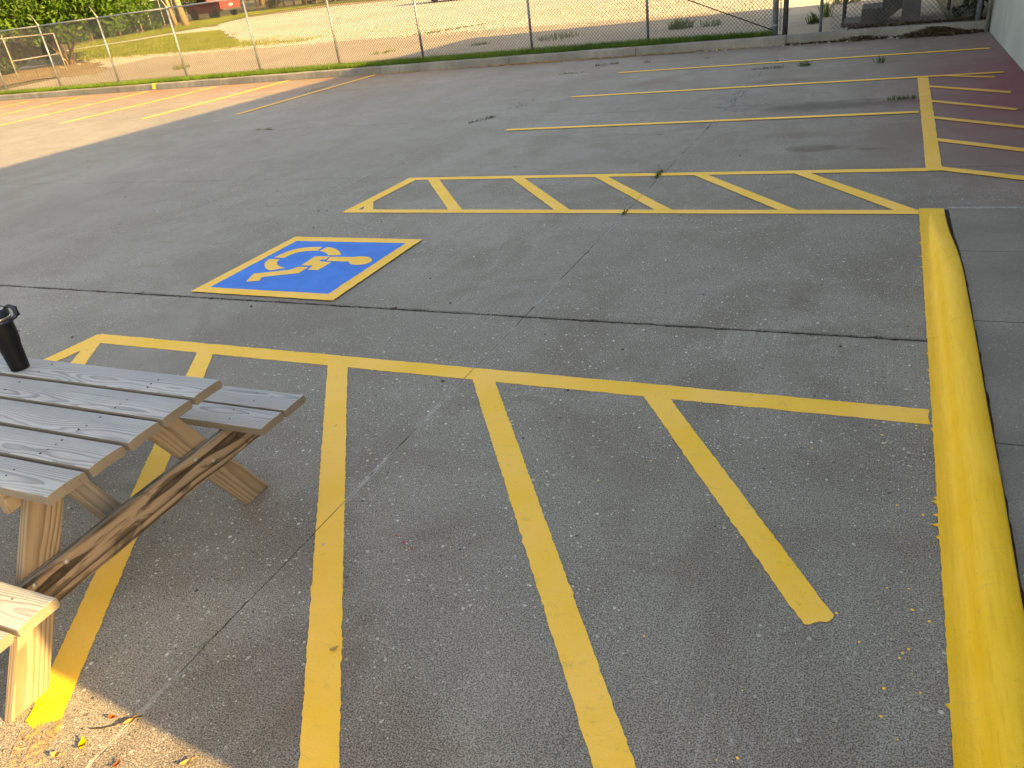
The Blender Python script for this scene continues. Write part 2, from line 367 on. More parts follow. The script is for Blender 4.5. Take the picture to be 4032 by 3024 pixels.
class MB:
    def __init__(s): s.v = []; s.f = []
    def box(s, x0, y0, z0, x1, y1, z1):
        b = len(s.v)
        s.v += [(x0, y0, z0), (x1, y0, z0), (x1, y1, z0), (x0, y1, z0), (x0, y0, z1), (x1, y0, z1), (x1, y1, z1), (x0, y1, z1)]
        s.f += [tuple(b + i for i in q) for q in ((0, 3, 2, 1), (4, 5, 6, 7), (0, 1, 5, 4), (1, 2, 6, 5), (2, 3, 7, 6), (3, 0, 4, 7))]
    def tube(s, pts, r, n=8, caps=True):
        pts = [Vector(p) for p in pts]; rs = r if isinstance(r, (list, tuple)) else [r] * len(pts)
        b = len(s.v); ref = None
        for i, p in enumerate(pts):
            t = (pts[min(i + 1, len(pts) - 1)] - pts[max(i - 1, 0)]).normalized()
            if ref is None: ref = Vector((0, 0, 1)) if abs(t.z) < .9 else Vector((1, 0, 0))
            u = t.cross(ref).normalized(); w = t.cross(u)
            for j in range(n):
                a = 2 * math.pi * j / n; s.v.append(tuple(p + (u * math.cos(a) + w * math.sin(a)) * rs[i]))
        for i in range(len(pts) - 1):
            for j in range(n):
                s.f.append((b + i * n + j, b + i * n + (j + 1) % n, b + (i + 1) * n + (j + 1) % n, b + (i + 1) * n + j))
        if caps:
            s.f.append(tuple(b + j for j in range(n))[::-1]); e = b + (len(pts) - 1) * n; s.f.append(tuple(e + j for j in range(n)))
    def lathe(s, prof, c=(0, 0, 0), n=32):
        b = len(s.v)
        for r, z in prof:
            for j in range(n):
                a = 2 * math.pi * j / n; s.v.append((c[0] + r * math.cos(a), c[1] + r * math.sin(a), c[2] + z))
        for i in range(len(prof) - 1):
            for j in range(n):
                s.f.append((b + i * n + j, b + i * n + (j + 1) % n, b + (i + 1) * n + (j + 1) % n, b + (i + 1) * n + j))
        s.f.append(tuple(b + j for j in range(n))[::-1]); e = b + (len(prof) - 1) * n; s.f.append(tuple(e + j for j in range(n)))
    def prism(s, poly, y0, y1, axis='y'):
        b = len(s.v); n = len(poly)
        for yy in (y0, y1):
            for a, c in poly: s.v.append((a, yy, c) if axis == 'y' else ((yy, a, c) if axis == 'x' else (a, c, yy)))
        s.f.append(tuple(range(b, b + n))); s.f.append(tuple(range(b + n, b + 2 * n))[::-1])
        for i in range(n):
            j = (i + 1) % n; s.f.append((b + i, b + n + i, b + n + j, b + j))
    def out(s, name, mat, parent=None, origin=(0, 0, 0), smooth=False):
        o = mesh_obj(name, s.v, s.f, mat, parent, origin, smooth)
        bm = bmesh.new(); bm.from_mesh(o.data); bmesh.ops.recalc_face_normals(bm, faces=bm.faces); bm.to_mesh(o.data); bm.free()
        return o
def bevel(o, w=.01, seg=2):
    m = o.modifiers.new('bevel', 'BEVEL'); m.width = w; m.segments = seg; m.limit_method = 'ANGLE'; m.angle_limit = R(35)
    return o

# ------------------------------------------------------------------ terrain beyond the lot
def kerb_y(x): return 17.05 - .068 * (x + 1.0)
def zt(x, y): return .12 + .019 * max(0.0, -.665 * x + .747 * y - 32.0)
KN = Vector((-.665, .747, 0)).normalized(); KP = KN * 32.0 / Vector((-.665, .747)).length
def rough_poly(pts, step, amp):
    out = []
    for i, a in enumerate(pts):
        b = pts[(i + 1) % len(pts)]; L = math.hypot(b[0] - a[0], b[1] - a[1]); n = max(1, int(L / step))
        for j in range(n):
            t = j / n; w = amp if 0 < j else 0
            out.append((a[0] + (b[0] - a[0]) * t + random.uniform(-w, w), a[1] + (b[1] - a[1]) * t + random.uniform(-w, w)))
    return out
def ground_patch(name, pts, mat, dz, step=1.0, amp=.12):
    bm = bmesh.new()
    f = bm.faces.new([bm.verts.new((x, y, 0)) for x, y in rough_poly(pts, step, amp)])
    if f.normal.z < 0: f.normal_flip()
    bmesh.ops.triangulate(bm, faces=bm.faces[:])
    for off in (0, 18, 60):
        bmesh.ops.bisect_plane(bm, geom=bm.verts[:] + bm.edges[:] + bm.faces[:], plane_co=KP + KN * off, plane_no=KN)
    bmesh.ops.triangulate(bm, faces=bm.faces[:])
    for v in bm.verts: v.co.z = zt(v.co.x, v.co.y) + dz
    bm.normal_update()
    for f in bm.faces:
        if f.normal.z < 0: f.normal_flip()
    return tag(bm_obj(name, bm, mat), kind='structure')

# one sheet to the horizon, lying under the lot and rising beyond it
bm = bmesh.new()
xs = [-900, -400, -200, -120] + [-90 + 6 * i for i in range(21)] + [60, 120, 300, 900]
ofs = [.09, 1.0, 3, 6, 10, 15, 20, 26, 32, 40, 50, 60, 75, 100, 150, 300, 900]
grid = []
for o_ in ofs:
    row = []
    for x in xs:
        y = kerb_y(max(-60, min(8, x))) + o_
        z = -.06 if x > 3 and o_ < .5 else min(zt(x, y), 6.0)
        row.append(bm.verts.new((x, y, z)))
    grid.append(row)
for i in range(len(ofs) - 1):
    for j in range(len(xs) - 1): bm.faces.new((grid[i][j], grid[i][j + 1], grid[i + 1][j + 1], grid[i + 1][j]))
low = [bm.verts.new((v.co.x, v.co.y, -.08)) for v in grid[0]]; far = [bm.verts.new((v.co.x, -900, -.08)) for v in grid[0]]
for j in range(len(xs) - 1):
    bm.faces.new((low[j], low[j + 1], grid[0][j + 1], grid[0][j])); bm.faces.new((far[j], far[j + 1], low[j + 1], low[j]))
tag(bm_obj('ground', bm, M['soil']), kind='structure')

# old concrete apron behind the fence, two rows of slabs split by a weedy joint
def apron_joint(x): return 20.7 - .095 * (x + 3.0) if x > -24 else 22.7
ap_x = [-29.5, -25.2, -20.6, -16.0, -11.2, -6.6, -2.1, 1.2]
apron = tag(bpy.data.objects.new('concrete_apron', None), kind='structure'); link(apron)
def apron_far(x): return 23.6 + min(4.4, max(0, -(x + 1.5) * .30))
for i in range(len(ap_x) - 1):
    x0, x1 = ap_x[i] + .012, ap_x[i + 1] - .012
    for (fa, fb) in ((lambda x: kerb_y(x) + (.62 if x < -1.7 else .21), lambda x: apron_joint(x) - .014), (lambda x: apron_joint(x) + .014, apron_far)):
        vs = []; n = 10
        for t in range(n + 1): x = x0 + (x1 - x0) * t / n; vs.append((x, fa(x)))
        for t in range(n + 1): x = x1 + (x0 - x1) * t / n; vs.append((x, fb(x)))
        b = MB(); m_ = len(vs)
        b.v = [(x, y, zt(x, y) + .022) for x, y in vs] + [(x, y, -.02) for x, y in vs]
        b.f = [tuple(range(m_))] + [(j, j + m_, (j + 1) % m_ + m_, (j + 1) % m_) for j in range(m_)]
        b.out('concrete_slab', M['apron'], apron)
ground_patch('gravel_yard', [(-2, 23.3), (2.5, 23.0), (14, 22), (14, 40), (-10, 52), (-30, 56.5), (-42.5, 61), (-46.7, 56), (-43.6, 48), (-39, 42.5), (-34.5, 39), (-29.0, 33.0), (-29.3, 29.4), (-35, 29.6), (-40, 29), (-37, 25), (-31, 23.2), (-27, 23.7), (-24, 26), (-15, 26.8), (-6, 24.6)], M['gravel'], .010, .5, .35)
ground_patch('gravel_path', [(-29.3, 32.2), (-37.5, 41.8), (-43, 38.9), (-46, 36.6), (-46.8, 37.9), (-45.0, 41.2), (-43.8, 46.8), (-38, 44.5)], M['gravel'], .016, 1.2, .15)
ground_patch('lawn', [(-37.8, 30.4), (-34.0, 30.2), (-29.4, 29.6), (-27.2, 29.6), (-28.0, 32.0), (-31.5, 35.2), (-37.6, 41.6), (-41.8, 41.6), (-43.2, 38.6), (-45, 36.4)], M['lawn'], .022, .3, .32)
ground_patch('lawn', [(-46.4, 37.6), (-45.4, 41.0), (-44.6, 45.4), (-44.0, 48.4), (-46.0, 52.2), (-47.4, 56.4), (-43.6, 60.6), (-41, 64), (-52, 66), (-56, 58), (-51, 50), (-50.5, 42)], M['lawn'], .014, 1.0, .2)
ground_patch('lawn', [(-42.5, 61.6), (-30, 57.2), (-10, 53), (14, 42), (30, 60), (-20, 80), (-44, 84)], M['lawn'], .014, 1.4, .2)
ground_patch('dirt_track', [(-46.8, 53.2), (-40.0, 57.2), (-31.0, 55.6), (-20.0, 52.6), (-20.0, 53.8), (-31, 57.2), (-42.5, 60.8), (-46.6, 56.0)], M['dirt'], .026, 1.0, .15)
ground_patch('dirt_bank', [(-31.0, 23.0), (-27.5, 23.0), (-29, 24.8), (-33.6, 28.2), (-37.5, 29.2), (-39, 24), (-35, 21), (-31, 20.8)], M['dirt'], .030, .4, .28)

# ------------------------------------------------------------------ parking lot slabs
VJ = [(-42, .0), (-37.8, .03), (-34.2, .04), (-30.5, .05), (-27.2, .05), (-23.75, .05), (-20.35, .055), (-17.0, .06), (-13.25, .06), (-9.55, .06), (-5.90, .055), (-2.045, .0285), (1.805, .0)]
HJ = [-9.8, -6.3, -2.83, .67, 4.17, 7.71, 11.05, 14.15]
def vx(i, y): return VJ[i][0] + VJ[i][1] * y
lot = tag(bpy.data.objects.new('parking_lot', None), kind='structure'); link(lot)
base = MB(); base.box(-46, -12, -.075, 1.83, 20.5, -.016)
bb = base.out('joint_bed', M['joint'], lot)
def hy(k_, i, x):
    if k_ == len(HJ): return kerb_y(x) - .004
    y = HJ[k_]
    if k_ == 7 and i <= 9: y = 15.3
    return y
def slab_edge(a, b, step, amp):
    L = math.hypot(b[0] - a[0], b[1] - a[1]); n = max(1, int(L / step)); out = []
    ux, uy = -(b[1] - a[1]) / L, (b[0] - a[0]) / L
    for j in range(n):
        t = j / n; w = 0 if j == 0 else random.gauss(0, amp) + (abs(random.gauss(0, amp * 3)) if random.random() < .12 else 0)
        out.append((a[0] + (b[0] - a[0]) * t + ux * w, a[1] + (b[1] - a[1]) * t + uy * w))
    return out
for i in range(len(VJ) - 1):
    for k_ in range(len(HJ)):
        near = i >= 8 and 2 <= k_ <= 6
        gv = .0026 if i >= 9 else .004
        y0a, y1a = hy(k_, i, vx(i, 5)), hy(k_ + 1, i, vx(i, 5)); y0b, y1b = hy(k_, i, vx(i + 1, 5)), hy(k_ + 1, i, vx(i + 1, 5))
        g0 = .009 if k_ == 4 else .003; g1 = .009 if k_ + 1 == 4 else (.0 if k_ + 1 == len(HJ) else .003)
        if k_ + 1 == len(HJ): y1a, y1b = kerb_y(vx(i, 17)) - .004, kerb_y(vx(i + 1, 17)) - .004
        c4 = [(vx(i, y0a) + gv, y0a + g0), (vx(i + 1, y0b) - (gv if i < 11 else 0), y0b + g0), (vx(i + 1, y1b) - (gv if i < 11 else 0), y1b - g1), (vx(i, y1a) + gv, y1a - g1)]
        st = .03 if near and (k_ in (2, 3, 4)) else (.1 if near else .5)
        ring = []
        for q in range(4):
            amp = .0012
            if (k_ == 4 and q == 0): amp = .005
            if (k_ == 3 and q == 2): amp = .0035
            ring += slab_edge(c4[q], c4[(q + 1) % 4], st, amp)
        n = len(ring); zz = random.uniform(-.0006, .0006)
        b = MB(); b.v = [(x, y, zz) for x, y in ring] + [(x, y, -.05) for x, y in ring]
        b.f = [tuple(range(n))] + [(j, j + n, (j + 1) % n + n, (j + 1) % n) for j in range(n)]
        b.out('concrete_slab', M['lot'], lot)

# ------------------------------------------------------------------ painted markings
PZ = [.0022]
def paint_z():
    PZ[0] += .00022
    return PZ[0]
JCUT = [(Vector((-2.045, 0, 0)), Vector((1, -.0285, 0)).normalized(), .0026), (Vector((-5.90, 0, 0)), Vector((1, -.055, 0)).normalized(), .004), (Vector((0, 11.05, 0)), Vector((0, 1, 0)), .004), (Vector((0, 14.15, 0)), Vector((0, 1, 0)), .003)]
def cut_joints(bm):
    for co, no, w in JCUT:
        d = [(v.co - co).dot(no) for v in bm.verts]
        if min(d) > w or max(d) < -w: continue
        for s_ in (-w, w):
            bmesh.ops.bisect_plane(bm, geom=bm.verts[:] + bm.edges[:] + bm.faces[:], plane_co=co + no * s_, plane_no=no)
        bmesh.ops.delete(bm, geom=[f for f in bm.faces if abs((f.calc_center_median() - co).dot(no)) < w * .98], context='FACES')
def thicken(bm, t=.0016):
    r = bmesh.ops.extrude_face_region(bm, geom=bm.faces[:])
    for v in r['geom']:
        if isinstance(v, bmesh.types.BMVert): v.co.z -= t
    bmesh.ops.recalc_face_normals(bm, faces=bm.faces)
def stripe(a1, a2, b1, b2, name='stripe', mat=None, parent=None, step=.014, amp=.0034, extra_b=0.0, fray=0.0):
    """ribbon from edge a1-a2 to edge b1-b2 (world xy corners)"""
    a1, a2, b1, b2 = (Vector((*q[:2], 0)) for q in (a1, a2, b1, b2))
    L = ((b1 + b2) - (a1 + a2)).length / 2
    if extra_b: b1 = b1 + (b1 - a1) / (b1 - a1).length * extra_b; b2 = b2 + (b2 - a2) / (b2 - a2).length * extra_b; L += extra_b
    n = max(2, int(L / step)); wd = (a1 - a2).length; m_ = max(1, int(wd / max(step, .02)))
    ux = (a2 - a1).normalized(); z = paint_z(); bm = bmesh.new(); rows = []
    al = ar = 0
    for i in range(n + 1):
        t = i / n; p, q = a1.lerp(b1, t), a2.lerp(b2, t)
        al = al * .25 + random.gauss(0, amp * .5); ar = ar * .25 + random.gauss(0, amp * .5)
        row = []
        for j in range(m_ + 1):
            c_ = p.lerp(q, j / m_)
            if j == 0: c_ = c_ + ux * al
            if j == m_: c_ = c_ + ux * ar
            if i in (0, n): c_ = c_ + (b1 - a1).normalized() * random.gauss(0, amp * 1.3 + fray)
            row.append(bm.verts.new((c_.x, c_.y, z)))
        rows.append(row)
    for i in range(n):
        for j in range(m_): bm.faces.new((rows[i][j], rows[i][j + 1], rows[i + 1][j + 1], rows[i + 1][j]))
    cut_joints(bm); thicken(bm)
    return bm_obj(name, bm, mat or M['yellow'], parent)
def poly_paint(pts, name, mat, parent, step=.03, amp=.0012):
    z = paint_z(); bm = bmesh.new()
    f = bm.faces.new([bm.verts.new((x, y, z)) for x, y in rough_poly(pts, step, amp)])
    bmesh.ops.triangulate(bm, faces=[f]); thicken(bm)
    return bm_obj(name, bm, mat, parent)
MK = thing
t = thing('hatched_zone', 'near yellow hatched no-parking zone running under the picnic table', 'road marking', (-2.3, 3.37, 0), 'yellow hatched zones')
def rel(o, par):
    o.matrix_parent_inverse = Matrix.Translation(par.location).inverted(); return o
def S(par, a1, a2, b1, b2, **kw): return rel(stripe(a1, a2, b1, b2, parent=par, **kw), par)
S(t, (-5.0, 3.455), (-5.0, 3.325), (.372, 3.449), (.372, 3.318), step=.03)
S(t, (-5.02, 3.45), (-4.88, 3.33), (-5.075, 3.018), (-4.94, 3.026), extra_b=.45)
S(t, (-4.987, 3.33), (-4.863, 3.33), (-4.792, 3.009), (-4.658, 3.015), extra_b=.35)
S(t, (-3.955, 3.339), (-3.815, 3.34), (-2.365, .833), (-2.259, .888), fray=.004)
S(t, (-2.891, 3.33), (-2.745, 3.33), (-1.372, 1.004), (-1.253, 1.043), extra_b=.8)
S(t, (-1.903, 3.33), (-1.767, 3.335), (-.544, 1.274), (-.431, 1.311), extra_b=.8)
S(t, (-.925, 3.325), (-.791, 3.33), (-.043, 1.971), (.05, 2.029), fray=.001)
S(t, (-2.37, .84), (-2.25, .90), (-2.28, .70), (-2.18, .76), mat=M['faded'], name='faded_end', fray=.002, amp=.004)
S(t, (-.245, 2.215), (-.19, 2.18), (-.215, 2.17), (-.17, 2.16), mat=M['faded'], name='old_paint_patch', amp=.004)

t = thing('hatched_zone', 'far yellow hatched access aisle ending at the kerb corner', 'road marking', (-2.1, 7.0, 0), 'yellow hatched zones')
for q in ([(-4.77, 7.67), (-4.64, 7.565), (.52, 7.684), (.52, 7.581)], [(-4.82, 6.36), (-4.69, 6.458), (.414, 6.356), (.42, 6.456)], [(-4.83, 6.36), (-4.70, 6.42), (-4.77, 7.68), (-4.635, 7.60)],
          [(-4.714, 6.619), (-4.686, 6.736), (-4.63, 6.45), (-4.506, 6.45)], [(-4.481, 7.57), (-4.334, 7.57), (-3.646, 6.45), (-3.495, 6.45)], [(-3.444, 7.57), (-3.3, 7.57), (-2.548, 6.45), (-2.396, 6.45)],
          [(-2.512, 7.57), (-2.378, 7.57), (-1.616, 6.45), (-1.468, 6.45)], [(-1.505, 7.575), (-1.373, 7.575), (-.599, 6.45), (-.457, 6.45)], [(-.58, 7.575), (-.441, 7.575), (.25, 6.45), (.408, 6.45)]):
    S(t, *q, step=.04, amp=.0025)

t = thing('hatched_zone', 'wide yellow bar with short stripes fanning out to the grey wall', 'road marking', (.6, 10, 0), 'yellow hatched zones')
for q in ([(.572, 12.49), (.70, 12.49), (.505, 7.585), (.632, 7.579)], [(.69, 11.767), (.684, 11.651), (1.53, 11.078), (1.49, 10.96)], [(.672, 10.787), (.668, 10.672), (1.482, 10.069), (1.449, 9.97)],
          [(.66, 9.843), (.655, 9.732), (1.76, 8.955), (1.75, 8.83)], [(.65, 8.80), (.645, 8.675), (1.76, 7.965), (1.75, 7.83)], [(.62, 7.715), (.615, 7.595), (1.76, 7.04), (1.75, 6.90)], [(.92, 12.485), (.915, 12.39), (1.46, 12.15), (1.44, 12.05)]):
    S(t, *q, step=.05, amp=.004)

def line(a, b, w, label, group, step=.06):
    a, b = Vector(a), Vector(b); d = (b - a).normalized(); n = Vector((-d.y, d.x)) * w / 2
    o = stripe(a + n, a - n, b + n, b - n, name='stall_line', step=step, amp=.004, fray=.01)
    return tag(o, label, 'road marking', group)
line((-4.6, 10.125), (.52, 10.115), .10, 'long yellow stall line nearest the hatched aisle, meeting the wide bar', 'long stall lines')
line((-4.46, 12.54), (1.59, 12.445), .10, 'long yellow stall line capping the far end of the wide bar', 'long stall lines')
line((-4.36, 14.93), (1.62, 14.72), .10, 'long yellow stall line nearest the far kerb', 'long stall lines')
sl_lab = ['leftmost short stall line at the frame edge', 'second yellow stall line from the left below the fence', 'sunlit stall line whose paint climbs the kerb face', 'sunlit stall line right of the paint-marked kerb', 'last stall line still in the sun beside the shadow edge', 'yellow stall line just inside the big shadow by the kerb']
for i, (a, b) in enumerate((((-24.9, 13.2), (-24.95, 18.0)), ((-22.6, 13.2), (-22.5, 18.1)), ((-20.03, 13.0), (-19.7, 18.05)), ((-17.4, 13.1), (-16.85, 17.8)), ((-14.65, 13.03), (-14.36, 17.9)), ((-11.8, 12.86), (-11.42, 17.6)))):
    line(a, b, .11, sl_lab[i], 'stall lines below the fence', .1)

# accessible parking symbol
t = thing('accessible_parking_symbol', 'blue square with yellow wheelchair symbol and yellow border', 'road marking', (-4.17, 4.91, 0))
rel(poly_paint([(-4.79, 4.33), (-3.57, 4.32), (-3.545, 5.50), (-4.75, 5.50)], 'blue_panel', M['blue'], t, .05, .002), t)
S(t, (-4.881, 4.255), (-4.84, 4.355), (-3.476, 4.236), (-3.476, 4.345), name='border', step=.03)
S(t, (-4.84, 5.592), (-4.84, 5.478), (-3.46, 5.584), (-3.46, 5.479), name='border', step=.03)
S(t, (-4.881, 4.257), (-4.771, 4.257), (-4.842, 5.59), (-4.738, 5.59), name='border', step=.03)
S(t, (-3.594, 4.240), (-3.478, 4.240), (-3.564, 5.584), (-3.46, 5.584), name='border', step=.03)
SYM = dict(wheel_arc=[[(-4.657, 5.044), (-4.652, 5.117), (-4.636, 5.183), (-4.61, 5.237), (-4.576, 5.28), (-4.527, 5.305), (-4.474, 5.324), (-4.352, 5.338), (-4.332, 5.24), (-4.43, 5.227), (-4.509, 5.191), (-4.54, 5.128), (-4.55, 5.046)],
    [(-4.295, 5.332), (-4.245, 5.325), (-4.189, 5.301), (-4.118, 5.253), (-4.071, 5.211), (-4.04, 5.177), (-4.026, 5.149), (-4.144, 5.134), (-4.186, 5.176), (-4.245, 5.215), (-4.31, 5.238)],
    [(-4.678, 5.007), (-4.563, 5.004), (-4.558, 4.963), (-4.532, 4.921), (-4.485, 4.873), (-4.428, 4.839), (-4.36, 4.816), (-4.474, 4.751), (-4.529, 4.78), (-4.585, 4.825), (-4.626, 4.871), (-4.656, 4.917), (-4.674, 4.963)]],
  seat_figure=[[(-4.256, 5.103), (-4.112, 5.11), (-4.102, 5.041), (-4.148, 5.032), (-4.122, 4.892), (-4.247, 4.887)]],
  arm_figure=[[(-4.147, 4.977), (-4.121, 4.991), (-4.004, 4.977), (-4.008, 4.797), (-4.114, 4.799)]],
  leg_figure=[[(-4.254, 4.85), (-4.148, 4.851), (-4.148, 4.718), (-4.419, 4.612), (-4.432, 4.59), (-4.4, 4.53), (-4.511, 4.496), (-4.574, 4.665), (-4.281, 4.779)]],
  head_figure=[[(-4.097, 5.099), (-3.865, 5.11), (-3.83, 5.127), (-3.778, 5.131), (-3.721, 5.118), (-3.672, 5.087), (-3.642, 5.047), (-3.633, 5.006), (-3.647, 4.972), (-3.678, 4.948), (-3.731, 4.938), (-3.784, 4.947), (-3.822, 4.972), (-3.84, 5.004), (-4.066, 5.004)]])
for nm, pls in SYM.items():
    for pl in pls: rel(poly_paint(pl, nm, M['yellow'], t, .04, .0006), t)

# ------------------------------------------------------------------ near kerb and sidewalk
def xl(y): return .345 + .0115 * y if y < 6.6 else .42
def taper(y):
    u = max(0, min(1, (6.55 - y) / 1.9)); return u * u * (3 - 2 * u)
near_kerb = tag(bpy.data.objects.new('kerb', None), 'yellow painted kerb along the right edge of the lot', kind='structure'); link(near_kerb)
PROF = [(0, .0042), (.028, .006), (.05, .010), (.066, .022), (.076, .055), (.086, .090), (.096, .108), (.112, .121), (.136, .130), (.184, .136), (.192, .131), (.195, .118), (.196, -.03)]
kj = [6.5, 5.36, 4.2, .4, -2.7]
for a, b in zip(kj[:-1], kj[1:]):
    y1, y0 = a - .0012, b + .0012; n = int((y1 - y0) / .012); kb = MB(); w = 0
    for i in range(n + 1):
        y = y0 + (y1 - y0) * i / n; w = w * .3 + random.gauss(0, .0011)
        sp_ = 0
        if random.random() < (.16 if math.sin(y * 2.3 + 1.2) > .55 else .012): sp_ = -abs(random.gauss(0, .012))
        tp_ = taper(y) * .97 + .03
        end = .006 - .003 * max(0, 1 - min(y - y0, y1 - y) / .012)
        und = .0012 * math.sin(y * 5.1) + random.gauss(0, .0003)
        for j, (px_, pz_) in enumerate(PROF):
            x = xl(y) + px_ * (.86 + .14 * tp_ if j > 2 else 1) + (w + sp_ if j == 0 else (w * .4 if j == 1 else und))
            z = pz_ if j == 0 or pz_ < 0 else max(.0045, pz_ * tp_ - (.006 - end if 3 < j < 11 else 0) * .4)
            kb.v.append((x, y, z))
    m_ = len(PROF)
    for i in range(n):
        for j in range(m_ - 1): kb.f.append((i * m_ + j, i * m_ + j + 1, (i + 1) * m_ + j + 1, (i + 1) * m_ + j))
    kb.f.append(tuple(range(m_))); kb.f.append(tuple(n * m_ + j for j in range(m_)))
    kb.out('kerb_segment', M['kerb_yellow'], near_kerb, smooth=True)
walk = tag(bpy.data.objects.new('sidewalk', None), kind='structure'); link(walk)
bed = MB(); bed.box(.47, -3, -.02, 1.80, 6.47, .0015); bed.out('joint_bed', M['joint'], walk)
wj = [6.5, 5.34, 4.2, 3.03, 1.87, .7, -.5, -1.7, -2.9]
for a, b in zip(wj[:-1], wj[1:]):
    y1, y0 = a - .005, b + .005; n = 24
    L_ = [(xl(y0 + (y1 - y0) * i / n) + .202 + random.gauss(0, .0025), y0 + (y1 - y0) * i / n) for i in range(n + 1)]
    def zz_(y): return .003 + .117 * taper(y)
    ring = [(x, y, zz_(y)) for x, y in L_] + [(1.802, y, zz_(y)) for x, y in L_[::-1]]
    wb = MB()
    for (x, y) in L_: wb.v += [(x, y, zz_(y)), (1.802, y, zz_(y)), (x, y, -.01), (1.802, y, -.01)]
    for i in range(n):
        q = i * 4; wb.f += [(q, q + 1, q + 5, q + 4), (q, q + 4, q + 6, q + 2), (q + 1, q + 3, q + 7, q + 5)]
    wb.f += [(0, 2, 3, 1), (n * 4, n * 4 + 1, n * 4 + 3, n * 4 + 2)]
    wb.out('sidewalk_slab', M['walk'], walk)
sb = MB(); sb.box(.615, 6.5, -.004, 1.80, 6.535, .0055); sb.out('joint_sealant', M['rubble'], walk)

# ------------------------------------------------------------------ far kerb
far_kerb = tag(bpy.data.objects.new('kerb', None), 'grey concrete kerb below the chain link fence', kind='structure'); link(far_kerb)
fx = [1.795, -1.6] + [-1.6 - 3.05 * i for i in range(1, 15)]
FPROF = [(0, -.05), (0, .02), (.012, .10), (.02, .148), (.035, .163), (.06, .17), (.17, .172), (.19, .165), (.20, .12), (.20, -.05)]
for a, b in zip(fx[:-1], fx[1:]):
    x1, x0 = a - .006, b + .006; n = int((x1 - x0) / .08); kb = MB(); m_ = len(FPROF)
    for i in range(n + 1):
        x = x0 + (x1 - x0) * i / n; und = .004 * math.sin(x * 3.1) + random.gauss(0, .002)
        for (py_, pz_) in FPROF: kb.v.append((x, kerb_y(x) + py_ + und, pz_ + (und * .5 if pz_ > .1 else 0)))
    for i in range(n):
        for j in range(m_ - 1): kb.f.append((i * m_ + j, i * m_ + j + 1, (i + 1) * m_ + j + 1, (i + 1) * m_ + j))
    kb.f.append(tuple(range(m_))); kb.f.append(tuple(n * m_ + j for j in range(m_)))
    kb.out('kerb_segment', M['kerb'], far_kerb)
kp = MB()
for x, w in ((-19.69, .13),):
    for j, (py_, pz_) in enumerate(FPROF[1:7]):
        kp.v += [(x - w / 2, kerb_y(x) + py_ - .006, pz_ + .005), (x + w / 2, kerb_y(x) + py_ - .006, pz_ + .005)]
    for j in range(5): kp.f.append((2 * j, 2 * j + 1, 2 * j + 3, 2 * j + 2))
tag(kp.out('kerb_mark', M['yellow']), 'short yellow paint mark running up the sunlit kerb face', 'road marking')

# ------------------------------------------------------------------ building on the right
def HB(y): return 5.63 - .0346 * (y - 7.2)
bl = thing('building', 'grey painted wall of the building along the right of the lot', 'building', (1.81, 16.6, 0))
def bpart(mb, name, mat): return rel(mb.out(name, mat, bl), bl)
b = MB(); b.prism([(.58, -.05), (16.85, -.05), (16.85, HB(16.85) - .3), (.58, HB(.58) - .3)], 1.81, 2.05, 'x'); bpart(b, 'wall', M['wall'])
b = MB(); b.prism([(16.9, 0), (22.4, 0), (22.4, HB(22.4) - .3), (16.9, HB(16.9) - .3)], 3.4, 3.6, 'x'); bpart(b, 'recessed_wall', M['wall'])
b = MB(); b.prism([(.58, HB(.58) - .298), (22.5, HB(22.5) - .298), (22.5, HB(22.5)), (.58, HB(.58))], 1.808, 16, 'x'); bpart(b, 'roof', M['column'])
b = MB(); b.box(2.052, .58, -.05, 16, .8, HB(.8) - .3); bpart(b, 'wall', M['wall'])
b = MB(); b.box(3.602, 22.2, -.05, 16, 22.4, HB(22.4) - .3); bpart(b, 'wall', M['wall'])
b = MB(); b.box(2.052, 16.65, -.05, 3.398, 16.85, HB(16.9) - .3); bpart(b, 'wall', M['wall'])
b = MB(); b.box(15.8, .81, -.05, 16, 22.19, HB(22.4) - .32); bpart(b, 'wall', M['wall'])
b = MB(); b.box(.25, 17.0, 2.9, 3.398, 22.3, 3.06); bpart(b, 'added_shade_slab', M['column'])  # unseen slab, added overhead to darken the steps and the fence corner
dp = thing('drainpipe', 'pale pipe standing in the corner of wall and kerb', 'pipe', (1.755, 16.74, 0))
b = MB(); b.tube([(0, 0, 0), (0, 0, 4.6)], .028, 12); b.out('pipe', M['galv_bright'], dp, smooth=True)
for z in (.9, 2.4, 4.0):
    b = MB(); b.lathe([(.034, -.02), (.034, .02)], (0, 0, z), 12); b.box(.02, -.012, z - .012, .058, .012, z + .012); b.out('clip', M['galv'], dp)

# ------------------------------------------------------------------ grass strip, fence
FP = [(-36.4, 19.85), (-33.5, 19.7), (-30.6, 19.55), (-27.75, 19.4), (-24.95, 19.36), (-22.05, 19.2), (-18.95, 19.0), (-16.0, 18.85), (-13.15, 18.68), (-10.45, 18.46), (-7.38, 18.24), (-4.55, 18.0), (-1.84, 17.36)]
def fence_y(x):
    for (xa, ya), (xb, yb) in zip(FP[:-1], FP[1:]):
        if xa <= x <= xb: return ya + (yb - ya) * (x - xa) / (xb - xa)
    return FP[0][1]
st_ = MB(); n = 160
for i in range(n + 1):
    x = -36 + (36 - 1.95) * i / n
    st_.v += [(x, kerb_y(x) + .19, .155), (x, fence_y(x) + .03 + random.uniform(-.05, .05), .158)]
for i in range(n): st_.f.append((2 * i, 2 * i + 2, 2 * i + 3, 2 * i + 1))
tag(st_.out('grass_strip', M['lawn']), kind='structure')
